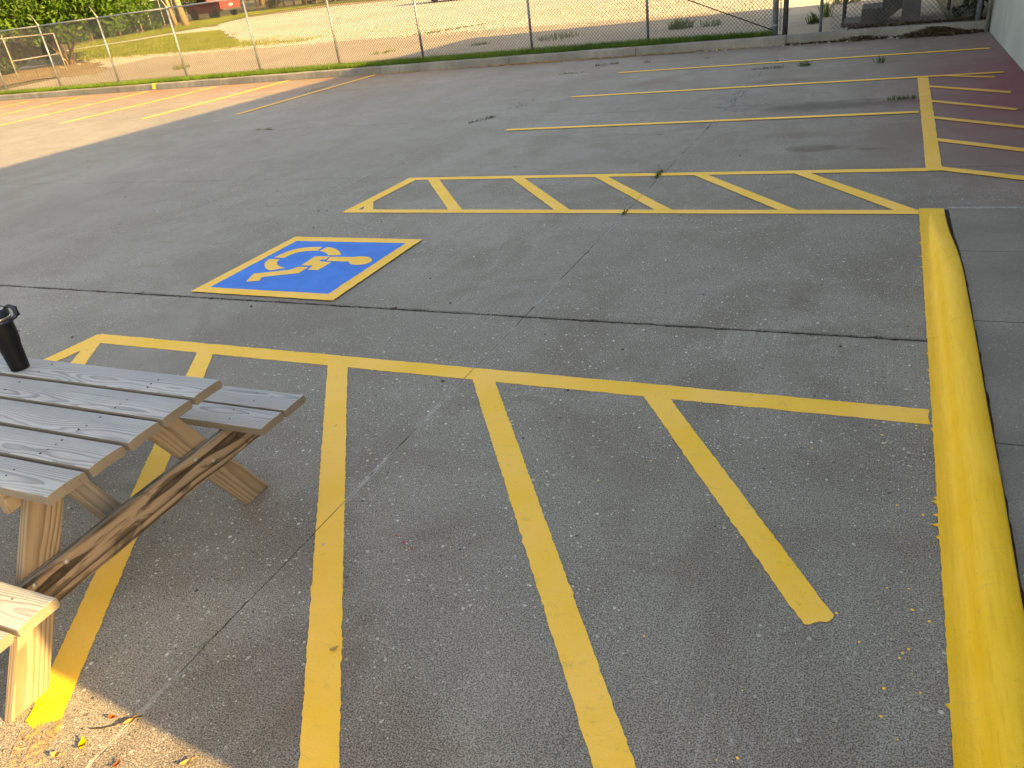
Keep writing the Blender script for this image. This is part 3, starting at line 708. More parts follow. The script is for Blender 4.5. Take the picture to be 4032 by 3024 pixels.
def blades(name, pts, hmin, hmax, w, mat, parent=None, origin=(0, 0, 0), lean=.5, seg=1):
    V = []; Fc = []
    for (x, y, z) in pts:
        a = random.uniform(0, 2 * math.pi); hgt = random.uniform(hmin, hmax); ln = random.uniform(.1, lean) * hgt; d = random.uniform(0, 2 * math.pi)
        dx, dy = math.cos(a) * w / 2, math.sin(a) * w / 2; lx, ly = math.cos(d) * ln, math.sin(d) * ln; b0 = len(V)
        if seg == 1:
            V += [(x - dx, y - dy, z), (x + dx, y + dy, z), (x + lx, y + ly, z + hgt)]; Fc.append((b0, b0 + 1, b0 + 2))
        else:
            V += [(x - dx, y - dy, z), (x + dx, y + dy, z), (x - dx * .8 + lx * .35, y - dy * .8 + ly * .35, z + hgt * .6), (x + dx * .8 + lx * .35, y + dy * .8 + ly * .35, z + hgt * .6), (x + lx * 1.3, y + ly * 1.3, z + hgt * (1 if ln < hgt * .6 else .75))]
            Fc += [(b0, b0 + 1, b0 + 3, b0 + 2), (b0 + 2, b0 + 3, b0 + 4)]
    return mesh_obj(name, V, Fc, mat, parent, origin)
pts = []
for i in range(52000):
    x = -36 + 34.1 * (random.random() ** .8); y0, y1 = kerb_y(x) + .18, fence_y(x) + .06
    pts.append((x, random.uniform(y0, y1), .150))
tag(blades('grass', pts, .06, .15, .014, M['grass'], lean=.8), 'short green grass between the kerb and the fence', 'grass', kind='stuff')
def inpoly(x, y, P):
    c_ = False; j = len(P) - 1
    for i in range(len(P)):
        if (P[i][1] > y) != (P[j][1] > y) and x < (P[j][0] - P[i][0]) * (y - P[i][1]) / (P[j][1] - P[i][1]) + P[i][0]: c_ = not c_
        j = i
    return c_
M['lawn_blade'] = leaf_mat('lawn_blades', (.13, .165, .022), (.19, .215, .035), .3, .6)
for P_, cnt in (([(-37.8, 30.4), (-34.0, 30.2), (-29.4, 29.6), (-26.4, 29.6), (-28.0, 32.0), (-31.5, 35.2), (-37.6, 41.6), (-41.8, 41.6), (-43.2, 38.6), (-45, 36.4)], 26000), ([(-46.4, 37.6), (-45.4, 41.0), (-44.6, 45.4), (-44.0, 48.4), (-46.0, 52.2), (-47.4, 56.4), (-43.6, 60.6), (-52, 62), (-54, 56), (-51, 50), (-50.5, 42)], 16000)):
    pts = []; xs_ = [q[0] for q in P_]; ys_ = [q[1] for q in P_]
    while len(pts) < cnt:
        x, y = random.uniform(min(xs_), max(xs_)), random.uniform(min(ys_), max(ys_))
        if inpoly(x, y, P_): pts.append((x, y, zt(x, y) + .02))
    tag(blades('grass', pts, .04, .11, .035, M['lawn_blade'], lean=.9), 'mown grass seen through the fence' if cnt > 20000 else 'grass verge in front of the trees', 'grass', kind='stuff')

def chain_panel(name, a, b, z0, z1, parent, hole=None, pitch=.078, r=.0056, mat=None):
    """diagonal wires of one fence bay, clipped to it"""
    a, b = Vector((*a, 0)), Vector((*b, 0)); L = (b - a).length; d = (b - a) / L; nrm = Vector((-d.y, d.x, 0)); H = z1 - z0
    mb = MB(); k_ = -H
    def wire(u0, w0, u1, w1, off):
        p, q = a + d * u0 + Vector((0, 0, z0 + w0)) + nrm * off, a + d * u1 + Vector((0, 0, z0 + w1)) + nrm * off
        mb.tube([p, q], r, 3, False)
    while k_ < L:
        for s_ in (1, -1):
            u0, u1 = k_, k_ + H; w0, w1 = (0, H) if s_ > 0 else (H, 0)
            if u0 < 0: w0 += s_ * (-u0); u0 = 0
            if u1 > L: w1 -= s_ * (u1 - L); u1 = L
            if u1 - u0 > .01:
                if hole: u0 = u0 + 0
                wire(u0, w0, u1, w1, .003 * s_)
        k_ += pitch
    return rel(mb.out(name, mat or M['wire'], parent), parent)
fc = thing('chain_link_fence', 'long chain link fence with galvanised posts on the grass strip', 'fence', (FP[6][0], FP[6][1], .15))
def fpart(mb, name, mat, smooth=True): return rel(mb.out(name, mat, fc, smooth=smooth), fc)
TOP = 2.10
for i, (x, y) in enumerate(FP):
    last = i == len(FP) - 1
    b = MB(); r_ = .055 if last else .031
    b.tube([(x, y, .1), (x, y, TOP + (.12 if last else -.02))], r_, 12); fpart(b, 'post', M['galv'])
    if not last:
        b = MB(); b.lathe([(.037, -.03), (.037, .02), (.03, .045), (.0, .05)][:3], (x, y, TOP), 10); fpart(b, 'post_cap', M['galv'])
        b = MB(); b.tube([(x, y, TOP + .03), (x - .25, y + .06, TOP + .34)], [.016, .012], 6); fpart(b, 'barb_arm', M['galv_bright'])
for (a, b_) in zip(FP[:-1], FP[1:]):
    b = MB(); b.tube([(*a, TOP), (*b_, TOP)], .021, 8); fpart(b, 'top_rail', M['galv'])
    chain_panel('chain_link_panel', a, b_, .20, TOP - .02, fc)
    b = MB(); b.tube([(*a, .215), (*b_, .215)], .0035, 4); fpart(b, 'tension_wire', M['wire'])
b = MB(); b.tube([(-4.55, 17.96, 1.30), (-1.88, 17.33, .27)], .011, 6); fpart(b, 'truss_rod', M['iron'])
for z in (.35, .8, 1.3, 1.8):
    b = MB(); b.lathe([(.06, -.015), (.06, .015)], (-1.84, 17.36, z), 12); fpart(b, 'band', M['galv'])
gp_ = thing('gate_post', 'dark steel gate post wrapped in chain beside the fence end', 'post', (-1.655, 17.42, .15))
b = MB(); b.tube([(0, 0, -.05), (0, 0, 2.1)], .05, 12); b.out('post', M['wire'], gp_, smooth=True)
for q in range(26):
    z = .12 + q * .055; ch = MB(); o_ = .02 if q % 2 else -.006
    ring_ = [(-.095 + .016 * math.cos(v_ / 8 * 6.283) * (1 if q % 2 else .35), -.02 + .016 * math.cos(v_ / 8 * 6.283) * (.35 if q % 2 else 1), z + .036 * math.sin(v_ / 8 * 6.283)) for v_ in range(9)]
    ch.tube(ring_, .0055, 5, False); ch.out('chain_link', M['galv_bright'], gp_)
f2 = thing('chain_link_fence', 'short torn chain link section between the single post and the wall', 'fence', (-1.0, 17.33, .15))
def f2part(mb, name, mat): return rel(mb.out(name, mat, f2, smooth=True), f2)
b = MB(); b.tube([(-1.0, 17.33, .1), (-1.0, 17.33, 2.15)], .03, 10); f2part(b, 'post', M['galv'])
b = MB(); b.tube([(1.64, 17.12, .1), (1.64, 17.12, 2.2)], .05, 12); f2part(b, 'post', M['galv'])
b = MB(); b.tube([(-1.0, 17.33, 2.1), (1.64, 17.12, 2.1)], .021, 8); f2part(b, 'top_rail', M['galv'])
chain_panel('chain_link_panel', (-.80, 17.315), (1.62, 17.12), .17, 2.09, f2, pitch=.082, r=.0042)
b = MB()
for q in range(24):
    z = .2 + q * .078; b.tube([(-.80, 17.315, z), (-.845 + random.uniform(-.03, .01), 17.32, z + .03), (-.80, 17.315, z + .078)], .004, 4, False)
f2part(b, 'torn_edge', M['wire'])

# ------------------------------------------------------------------ stairs, railing, box
stt = thing('concrete_stairs', 'concrete steps rising to the building behind the fence', 'stairs', (0, 18.2, .13))
pr = [(-.66, .13), (-.66, .21), (-.30, .21), (-.30, .44), (.06, .44), (.06, .68), (.42, .68), (.42, .92), (.80, .92), (.80, 1.16), (3.38, 1.16), (3.38, .98), (1.25, .98), (.02, .135)]
b = MB(); b.prism(pr, 17.95, 19.15); o = rel(b.out('steps', M['step'], stt), stt); bevel(o, .008)
b = MB(); b.prism([(.40, .12), (.72, .12), (.70, .975), (.42, .975)], 17.52, 17.85); o = rel(b.out('support_column', M['column'], stt), stt); bevel(o, .012)
b = MB(); b.box(.36, 17.45, .976, 3.38, 17.945, 1.155); rel(b.out('landing', M['step'], stt), stt)
for i, y in enumerate((17.99, 19.08)):
    rl = thing('stair_railing', ['black iron railing on the near edge of the steps', 'black iron railing on the far edge of the steps'][i], 'railing', (-.62, y, .21), 'iron stair railings')
    def rp(mb, name): return rel(mb.out(name, M['iron'], rl), rl)
    b = MB(); b.box(-.645, y - .018, .21, -.609, y + .018, 1.25); rp(b, 'post')
    b = MB(); b.box(.95, y - .018, 1.16, .986, y + .018, 2.2); rp(b, 'post')
    for dz in (.32, .42, 1.0):
        b = MB(); b.tube([(-.625, y, .21 + dz), (.97, y, 1.16 + dz)], .013, 6); rp(b, 'rail')
    for q in range(11):
        x = -.5 + q * .135; zb = .21 + (x + .625) / 1.595 * .95
        b = MB(); b.box(x - .007, y - .007, zb + .42, x + .007, y + .007, zb + 1.0); rp(b, 'baluster')
ub = thing('utility_box', 'grey metal box on legs beside the building behind the fence', 'utility box', (1.55, 19.6, .14))
b = MB(); b.box(-.28, -.2, .28, .28, .2, .95); o = b.out('cabinet', M['box'], ub); bevel(o, .012)
b = MB(); b.box(-.30, -.215, .951, .30, .215, .985); b.out('lid', M['box'], ub)
for sx in (-.24, .24):
    for sy in (-.16, .16):
        b = MB(); b.box(sx - .02, sy - .02, 0, sx + .02, sy + .02, .279); b.out('leg', M['trim'], ub)

# ------------------------------------------------------------------ picnic table
tb = thing('picnic_table', 'weathered wooden picnic table standing on the yellow stripes', 'picnic table', (-3.1, 1.51, 0))
def plank(name, L, W, T, loc, mat, rot=(0, 0, 0), cup=0.0, skew=0.0, parent=tb):
    """board of length L along local X, centred; rounded long edges"""
    r_ = .007; sec = []
    nY = 8
    for j in range(nY + 1):
        u = -W / 2 + r_ + (W - 2 * r_) * j / nY; sec.append((u, T / 2 - cup * (u / (W / 2)) ** 2))
    e = T / 2 - cup
    sec += [(W / 2 - r_ * .3, e - r_ * .3), (W / 2, e - r_), (W / 2, -T / 2 - cup + r_), (W / 2 - r_, -T / 2 - cup)]
    for j in range(nY + 1):
        u = W / 2 - r_ - (W - 2 * r_) * j / nY; sec.append((u, -T / 2 - cup * (u / (W / 2)) ** 2))
    sec += [(-W / 2, -T / 2 - cup + r_), (-W / 2, e - r_), (-W / 2 + r_ * .3, e - r_ * .3)]
    mb = MB(); n = len(sec); xs_ = [-L / 2, -L / 2 + .004, -L / 4, 0, L / 4, L / 2 - .004, L / 2]
    for i, x in enumerate(xs_):
        sh = .94 if i in (0, len(xs_) - 1) else 1
        bow = random.gauss(0, .0006)
        for (u, w) in sec:
            mb.v.append((x + (skew * u if i >= len(xs_) - 2 else 0), u * (1 - (1 - sh) * .12), w * sh + bow))
    for i in range(len(xs_) - 1):
        for j in range(n): mb.f.append((i * n + j, i * n + (j + 1) % n, (i + 1) * n + (j + 1) % n, (i + 1) * n + j))
    mb.f.append(tuple(range(n))); e0 = (len(xs_) - 1) * n; mb.f.append(tuple(e0 + j for j in range(n)))
    o = mb.out(name, mat, parent); o.location = Vector(loc) - parent.location; o.rotation_euler = rot
    return o
def screws(par, pts, T, r_=.0042, h_=.0012):
    for (x, y) in pts:
        b = MB(); b.lathe([(r_, -.003), (r_ * .9, h_)], (0, 0, 0), 8); o = b.out('screw', M['hole'], par); o.location = (x, y, T / 2)
ZT, ZB = .75, .46
for i in range(5):
    yc = 1.83 - i * .1545 + random.uniform(-.002, .002); xe = -2.185 - (.018 if i == 4 else .004 * i)
    L_ = 1.83
    o = plank('top_plank', L_, .140, .038, (xe - L_ / 2, yc, ZT - .019 + random.uniform(-.0015, .0015)), M['wood_top'], cup=.0045 * (1 if i in (2, 3, 4) else .5), skew=random.uniform(-.03, .03))
    screws(o, [(L_ / 2 - .262 + random.uniform(-.006, .006), s_) for s_ in (-.045, -.02, .012, .04)][: (4 if i in (2, 3) else 3)] + [(L_ / 2 - .9, -.03), (L_ / 2 - .9, .035)], .036)
for yc, xe, L_ in ((2.225, -2.165, 1.83), (2.075, -2.172, 1.83), (.947, -2.17, 1.83), (.795, -2.182, 1.83)):
    o = plank('bench_plank', L_, .140, .038, (xe - L_ / 2, yc, ZB - .019), M['wood_top'], cup=.002, skew=random.uniform(-.02, .02))
    screws(o, [(L_ / 2 - .2, -.03), (L_ / 2 - .235, .035), (L_ / 2 - .14, .02)], .037)
def frame(xo, sgn):
    # brace outside, legs inside, cleat inside the legs; sgn +1: outer face looks to +X
    xb = xo - sgn * .019
    o = plank('brace', 1.56, .140, .038, (xb, 1.51, .352), M['wood_brace'], rot=(R(90), 0, R(90)))
    for (y, z) in ((1.823, .397), (1.903, .341), (1.197, .397), (1.073, .40)):
        b = MB(); b.lathe([(.010, -.002), (.0096, .002), (.007, .005), (.002, .006)], (0, 0, 0), 12); q = b.out('bolt', M['bolt'], tb, smooth=True)
        q.location = Vector((xo, y, z)) - tb.location; q.rotation_euler = (0, sgn * R(90), 0)
    xg = xo - sgn * .0575
    for s_ in (1, -1):
        mb = MB(); yc = 1.495 if s_ < 0 else 1.51
        foot0, foot1 = yc + s_ * .52, yc + s_ * .67; top0, top1 = yc + s_ * .115, yc + s_ * .262
        # slanted board: cut level at floor and under the top
        Lg = math.hypot(.71, .407); ang = math.atan2(.71, -s_ * .407)
        poly = [(foot0, .002), (foot1, .002), (top1, .708), (top0, .708)]
        c0 = Vector(((0), (foot0 + foot1 + top0 + top1) / 4, .355)); ex = Vector((0, math.cos(ang), math.sin(ang))); ey = Vector((0, -math.sin(ang), math.cos(ang)))
        loc = [((Vector((0, y, z)) - c0).dot(ex), (Vector((0, y, z)) - c0).dot(ey)) for y, z in poly]
        mb.prism(loc, -.019, .019, 'z'); q = mb.out('leg', M['wood_leg'], tb); bevel(q, .004, 2)
        m3 = Matrix((ex, ey, ex.cross(ey))).transposed().to_4x4(); m3.translation = Vector((xg, c0.y, c0.z)) - tb.location
        q.matrix_local = m3
    plank('cleat', .72, .088, .038, (xo - sgn * .0965, 1.51, .665), M['wood_leg'], rot=(R(90), 0, R(90)))
frame(-2.382, 1); frame(-3.79, -1)
for sgn, x0, x1 in ((1, -2.50, -3.0), (-1, -3.67, -3.17)):
    a = Vector((x0, 1.51, .30)); b_ = Vector((x1, 1.51, .69)); dv = b_ - a
    q = plank('diagonal_brace', dv.length, .088, .038, (a + b_) / 2, M['wood_leg'], rot=(0, -math.atan2(dv.z, dv.x), 0))
bt = thing('tumbler', 'black insulated tumbler with loop handle standing on the picnic table', 'bottle', (-3.225, 1.805, .7515))
b = MB(); b.lathe([(.040, 0), (.044, .004), (.0455, .02), (.0515, .125), (.0555, .142), (.058, .16), (.0615, .255), (.0615, .262)], n=40); b.out('body', M['black'], bt, smooth=True)
b = MB(); b.lathe([(.0605, .262), (.0605, .278)], n=40); b.out('steel_rim', M['steel'], bt, smooth=True)
b = MB(); b.lathe([(.0615, .278), (.0625, .282), (.0625, .308), (.058, .316), (.050, .317), (.048, .313), (.02, .313)], n=40); lidp = b.out('lid', M['lid'], bt, smooth=True)
b = MB(); b.tube([(.058 * math.cos(a_), .058 * math.sin(a_), .262) for a_ in (0, 0)], .001) if False else None
hd = MB(); hp = []
for i in range(13):
    a_ = -R(75) + R(150) * i / 12; hp.append((.0665 * math.cos(a_), .0665 * math.sin(a_), .258))
hd.tube(hp, .009, 8); hd.tube([(.066, -.022, .258), (.094, -.020, .268), (.098, -.012, .305), (.075, 0, .322), (.052, .004, .318)], .0085, 8); hd.tube([(.066, .022, .258), (.094, .020, .268), (.098, .012, .305), (.075, 0, .322)], .0085, 8)
o = hd.out('handle', M['lid'], bt, smooth=True); o.rotation_euler = (0, 0, R(35))
bt.scale = (.83, .83, .86); bt.location.x += .02

# ------------------------------------------------------------------ weeds, leaves, litter on the lot
def tuft(name, label, x, y, n, hgt, rad, mat='weed', cat='weed', z=0.0, dirx=None, lean=1.2, w=.008):
    pts = []
    for _ in range(n):
        if dirx: t_ = random.uniform(-1, 1); px_, py_ = x + dirx[0] * t_ * rad, y + dirx[1] * t_ * rad; px_ += random.gauss(0, .012); py_ += random.gauss(0, .012)
        else: a = random.uniform(0, 6.283); rr = rad * random.random() ** .5; px_, py_ = x + math.cos(a) * rr, y + math.sin(a) * rr
        pts.append((px_, py_, z))
    o = blades(name, pts, hgt * .4, hgt, w, M[mat], None, (x, y, z), lean, 2)
    return tag(o, label, cat, 'weeds growing in the cracks')
W_ = [(-1.86, 7.60, 60, .07, .13, 'dark weed in the crack at the far hatch line', (.03, 1)), (-1.87, 6.37, 26, .05, .05, 'small weed in the crack at the near hatch line', (.03, 1)),
      (-1.60, 14.18, 70, .09, .26, 'ragged weed where two cracks meet below the far stall line', (1, .05)), (-1.02, 14.25, 70, .14, .10, 'bushy grass tuft right of the crack crossing', None),
      (-1.55, 15.0, 16, .05, .04, 'tiny weed on the crack at the farthest stall line', None), (.09, 14.05, 40, .17, .08, 'spiky grass tuft between the two far stall lines', None),
      (.36, 10.95, 70, .10, .16, 'leafy weed lying against the wide yellow bar', (1, .1)), (-4.95, 16.2, 60, .10, .25, 'long weed in the crack near the far kerb', (.9, .3)),
      (-5.4, 15.3, 40, .08, .25, 'low weed left of the long one near the kerb', (1, .1)), (-4.1, 16.1, 20, .09, .07, 'little weed standing alone right of the long one', None),
      (-5.35, 10.95, 60, .08, .22, 'dark weed in the crack at the middle of the lot', (.6, 1)), (-9.6, 11.05, 30, .07, .18, 'dark weed in the crack left of the middle', (1, 0)),
      (-11.9, 15.8, 60, .07, .5, 'row of weeds beside the shadow edge near the kerb', (.1, 1)), (-2.9, 16.0, 14, .06, .05, 'weed sprig right of the lone weed by the kerb', None)]
for x, y, n, hgt, rad, lab, dx in W_: tuft('weed', lab, x, y, n, hgt * .72, rad, dirx=dx, lean=1.6)
tuft('weed', 'thin green sprout in the chalky crack near the table', -2.0, 1.27, 6, .032, .03, w=.003, lean=2)
for x, y, n, hgt, rad, lab, m_ in ((-4.45, 20.85, 160, .30, .30, 'tall leafy weed clump behind the fence in the apron joint', 'weed_mid'), (-3.7, 20.8, 60, .22, .25, 'smaller weed clump right of the tall one behind the fence', 'weed_mid'), (-7.8, 21.2, 110, .18, .55, 'long weed row in the apron joint behind the fence', 'weed_mid'),
                               (-10.2, 21.4, 50, .12, .3, 'weed patch in the apron joint left of the long row', 'weed'), (-1.25, 19.2, 60, .30, .12, 'weed in the open gap beside the gate post', 'weed'), (-1.05, 20.4, 60, .5, .12, 'taller weed farther back in the open gap', 'weed_lit'), (-.75, 23.6, 90, .45, .35, 'yellow sunlit weeds at the shadow edge behind the steps', 'weed_lit'),
                               (-13.6, 21.7, 60, .12, .4, 'sunlit weed line at the corner of the big shadow', 'weed_lit'), (-22.8, 22.7, 60, .25, .3, 'sunlit weed by the apron joint at far left', 'weed_lit')):
    tuft('weed', lab, x, y, n, hgt, rad, m_, z=zt(x, y) + .02, w=.02)
sh = thing('shrub', 'dark leafy shrub against the wall behind the fence', 'shrub', (1.7, 18.2, .14))
def leaf_cloud(name, clumps, n, size, mat, parent, seed=1, flat=.5):
    rnd = random.Random(seed); V = []; Fc = []; tot = sum(c[3] ** 2 for c in clumps)
    for (cx, cy, cz, r_) in clumps:
        k_ = int(n * r_ * r_ / tot)
        for _ in range(k_):
            while True:
                u = Vector((rnd.uniform(-1, 1), rnd.uniform(-1, 1), rnd.uniform(-1, 1)))
                if .25 < u.length < 1: break
            u = u.normalized() * (u.length ** .55)
            p_ = Vector((cx, cy, cz)) + Vector((u.x * r_, u.y * r_, u.z * r_ * .8))
            nrm = (u + Vector((rnd.gauss(0, .6), rnd.gauss(0, .6), rnd.gauss(0.4, .6)))).normalized()
            a = nrm.orthogonal().normalized(); a.rotate(Matrix.Rotation(rnd.uniform(0, 6.283), 3, nrm)); b_ = nrm.cross(a)
            s_ = size * rnd.uniform(.6, 1.3); q0 = len(V)
            V += [tuple(p_ - a * s_), tuple(p_ + b_ * s_ * .45 + nrm * s_ * .15), tuple(p_ + a * s_), tuple(p_ - b_ * s_ * .45 + nrm * s_ * .15)]
            Fc += [(q0, q0 + 1, q0 + 2), (q0, q0 + 2, q0 + 3)]
    o = mesh_obj(name, V, Fc, mat, parent)
    return rel(o, parent)
leaf_cloud('leaves', [(1.68, 18.2, .35, .22), (1.6, 18.3, .62, .26), (1.75, 18.4, .95, .25), (1.4, 18.1, .25, .14)], 500, .06, M['leaf_dark'], sh, 5)
b = MB(); b.tube([(1.7, 18.2, .13), (1.66, 18.25, .6), (1.72, 18.35, 1.0)], [.015, .011, .006], 6); rel(b.out('stem', M['bark'], sh), sh)

def dead_leaf(L_, W2, curl, mat, x, y, rz, label, z=.004):
    mb = MB(); n = 7
    for i in range(n):
        t_ = i / (n - 1); w = W2 * math.sin(math.pi * min(1, t_ * 1.02 + .01)) ** .8 * (1 - .25 * t_) + .0006; xx = (t_ - .5) * L_; zc = curl * (2 * t_ - 1) ** 2
        mb.v += [(xx, -w, zc + curl * .7 + random.uniform(0, .002)), (xx, 0, zc), (xx, w, zc + curl * .5 + random.uniform(0, .002))]
    for i in range(n - 1):
        q = i * 3; mb.f += [(q, q + 1, q + 4, q + 3), (q + 1, q + 2, q + 5, q + 4)]
    mb.tube([(L_ / 2, 0, curl), (L_ / 2 + L_ * .35, .003, curl * .6)], .0007, 4)
    o = mb.out('fallen_leaf', M[mat], smooth=True); o.location = (x, y, z); o.rotation_euler = (0, 0, rz)
    return tag(o, label, 'leaf', 'fallen leaves in the sunny corner')
dead_leaf(.045, .014, .010, 'dry_yellow', -2.10, .845, 2.2, 'bright yellow curled leaf on the sunlit concrete')
dead_leaf(.036, .012, .010, 'dry_tan', -2.15, .79, .3, 'pale orange leaf nearest the bottom left corner')
dead_leaf(.05, .013, .007, 'dry_tan', -2.015, .965, 1.2, 'tan leaf lying on the crack at the shadow edge')
dead_leaf(.03, .009, .006, 'dry_red', -2.09, .955, .2, 'small red leaf left of the crack')
dead_leaf(.03, .010, .006, 'dry_red', -2.585, 1.055, .5, 'red leaf beside the table leg')
dead_leaf(.028, .009, .008, 'dry_red', -1.93, .83, 1.6, 'dark red leaf at the bottom edge of the picture')
dead_leaf(.04, .013, .008, 'dry_tan', -1.715, .905, .9, 'tan leaf right of the others at the bottom edge')
dead_leaf(.03, .010, .004, 'dry_tan', -1.53, 1.42, .9, 'faint tan leaf left of the long middle stripe')
b = MB(); b.tube([(-2.06, .935, .004), (-2.045, .958, .007), (-2.02, .975, .006), (-1.995, .99, .006)], .003, 5); b.tube([(-2.13, .90, .003), (-2.09, .915, .004), (-2.06, .935, .004)], .002, 5)
tag(b.out('twig', M['twig']), 'dark thin twig across the crack in the sunny corner', 'twig')
# loose grit, twigs and crumbs, too many and small to count
def chips(name, pts, smin, smax, mat, label, cat, flat=.5):
    V = []; Fc = []
    for (x, y, z) in pts:
        s_ = random.uniform(smin, smax); q = len(V); a0 = random.uniform(0, 6.28)
        for j in range(5):
            a = a0 + j * 1.2566; rr = s_ * random.uniform(.6, 1.2); V.append((x + rr * math.cos(a), y + rr * math.sin(a), z))
        for j in range(5):
            a = a0 + j * 1.2566; rr = s_ * random.uniform(.3, .8); V.append((x + rr * math.cos(a), y + rr * math.sin(a), z + s_ * flat * random.uniform(.6, 1.2)))
        Fc.append(tuple(q + 5 + j for j in range(5)))
        for j in range(5): Fc.append((q + j, q + (j + 1) % 5, q + 5 + (j + 1) % 5, q + 5 + j))
    return tag(mesh_obj(name, V, Fc, mat), label, cat, kind='stuff')
pts = [(random.uniform(-7, .3), random.uniform(.8, 9), .001) for _ in range(90)] + [(random.uniform(-12, 1.6), random.uniform(9, 16.8), .001) for _ in range(110)]
chips('grit', pts, .004, .011, M['pebble'], 'scattered pale grit on the concrete', 'grit')
chips('grit', [(random.uniform(-9, .3), random.uniform(.8, 12), .001) for _ in range(70)], .004, .012, M['twig'], 'scattered dark crumbs on the concrete', 'grit')
pts = [(-1.78 + random.gauss(0, .05) + .03 * t_, 11.02 + t_ * 1.25 + random.gauss(0, .03), .001) for t_ in [random.random() ** 2.2 for _ in range(150)]] + [(random.uniform(-1.85, -1.15), 11.06 + abs(random.gauss(0, .05)), .001) for _ in range(70)] + [(-5.25 + random.gauss(0, .08), 12.0 + random.gauss(0, .15), .001) for _ in range(50)] + [(-5.33 + random.gauss(0, .1), 11.2 + random.gauss(0, .1), .001) for _ in range(30)]
chips('rubble', pts, .008, .026, M['rubble'], 'crumbled pale concrete spilling from the cracks', 'rubble')
pts = [(x, kerb_y(x) - abs(random.gauss(0, .06)) - .02, .003) for x in [random.uniform(-3.5, 1.2) for _ in range(70)]]
chips('pebbles', pts, .012, .03, M['pebble'], 'pale pebbles washed against the far kerb', 'pebbles', .8)
pts = [(random.uniform(-6.9, .38), 4.17 + random.gauss(0, .007), -.004) for _ in range(360)]
chips('debris', pts, .003, .009, M['twig'], 'dark debris packed in the wide joint', 'debris', .8)
pts = [(xl(y) - abs(random.gauss(0, .12)) - .015, y, .0008) for y in [random.uniform(1.2, 3.6) for _ in range(34)]] + [(random.uniform(-1.2, .2), random.uniform(1.3, 3.2), .0008) for _ in range(14)]
chips('paint_drops', pts, .002, .007, M['yellow'], 'small drops of yellow paint beside the kerb', 'paint drops', .15)
chips('paint_drops', [(-1.02 + random.gauss(0, .02), 1.42 + random.gauss(0, .02), .0008) for _ in range(26)], .0015, .005, M['pebble'], 'white splash on the concrete between the long stripes', 'paint drops', .15)
chips('paint_drops', [(-1.62 + .05 * i + random.gauss(0, .006), 2.02 - .03 * i, .0008) for i in range(3)], .005, .010, M['red_lamp'], 'three small red drops between the long stripes', 'paint drops', .15)
def litter(name, pts, size, mat, label):
    V = []; Fc = []
    for (x, y, z) in pts:
        nrm = Vector((random.gauss(0, .45), random.gauss(0, .45), 1)).normalized(); a = nrm.orthogonal().normalized(); a.rotate(Matrix.Rotation(random.uniform(0, 6.283), 3, nrm)); b_ = nrm.cross(a)
        s_ = size * random.uniform(.5, 1.3); p_ = Vector((x, y, z)); q = len(V)
        V += [tuple(p_ - a * s_), tuple(p_ + b_ * s_ * .5 + nrm * s_ * .3), tuple(p_ + a * s_), tuple(p_ - b_ * s_ * .5 + nrm * s_ * .2)]; Fc += [(q, q + 1, q + 2), (q, q + 2, q + 3)]
    return tag(mesh_obj(name, V, Fc, mat), label, 'leaf litter', kind='stuff')
pts = []
for _ in range(1500):
    x = random.triangular(.35, 1.78, 1.1); hmax = .11 * math.exp(-((x - .95) / .35) ** 2) + .035; d = abs(random.gauss(0, .10))
    pts.append((x, kerb_y(x) - .01 - d, .008 + random.random() * hmax * max(0.1, 1 - d / .25)))
for _ in range(260): x = random.uniform(-1.6, .5); pts.append((x, kerb_y(x) - .01 - abs(random.gauss(0, .04)), .008 + random.random() * .02))
for _ in range(160): x = random.gauss(-.25, .18); pts.append((x, kerb_y(x) - .02 - abs(random.gauss(0, .06)), .01 + random.random() * .06))
for _ in range(800): x = random.uniform(-.5, 1.75); pts.append((x, kerb_y(x) + .2 + abs(random.gauss(0, .12)), .175 + random.random() * .03))
litter('leaf_litter', pts, .035, M['dry'], 'heap of brown dead leaves in the corner by the wall')
pts = [(x, kerb_y(x) - .01 - abs(random.gauss(0, .09)), .006 + random.random() * .02) for x in [random.choice((random.gauss(-7.2, .9), random.uniform(-12, -2))) for _ in range(520)]]
litter('leaf_litter', pts, .03, M['dry_tan'], 'thin dry litter along the foot of the far kerb')
b = MB()
for _ in range(34):
    x = random.gauss(-4.4, .7); a = random.uniform(-.5, .5); L_ = random.uniform(.15, .5); y = kerb_y(x) - random.uniform(.02, .2)
    b.tube([(x, y, .008), (x + L_ * .5, y + a * L_ * .2, .03), (x + L_, y + a * L_ * .4, .01)], .004, 4)
tag(b.out('dry_stalks', M['stem']), 'pale dry stalks lying along the far kerb', 'stalks', kind='stuff')

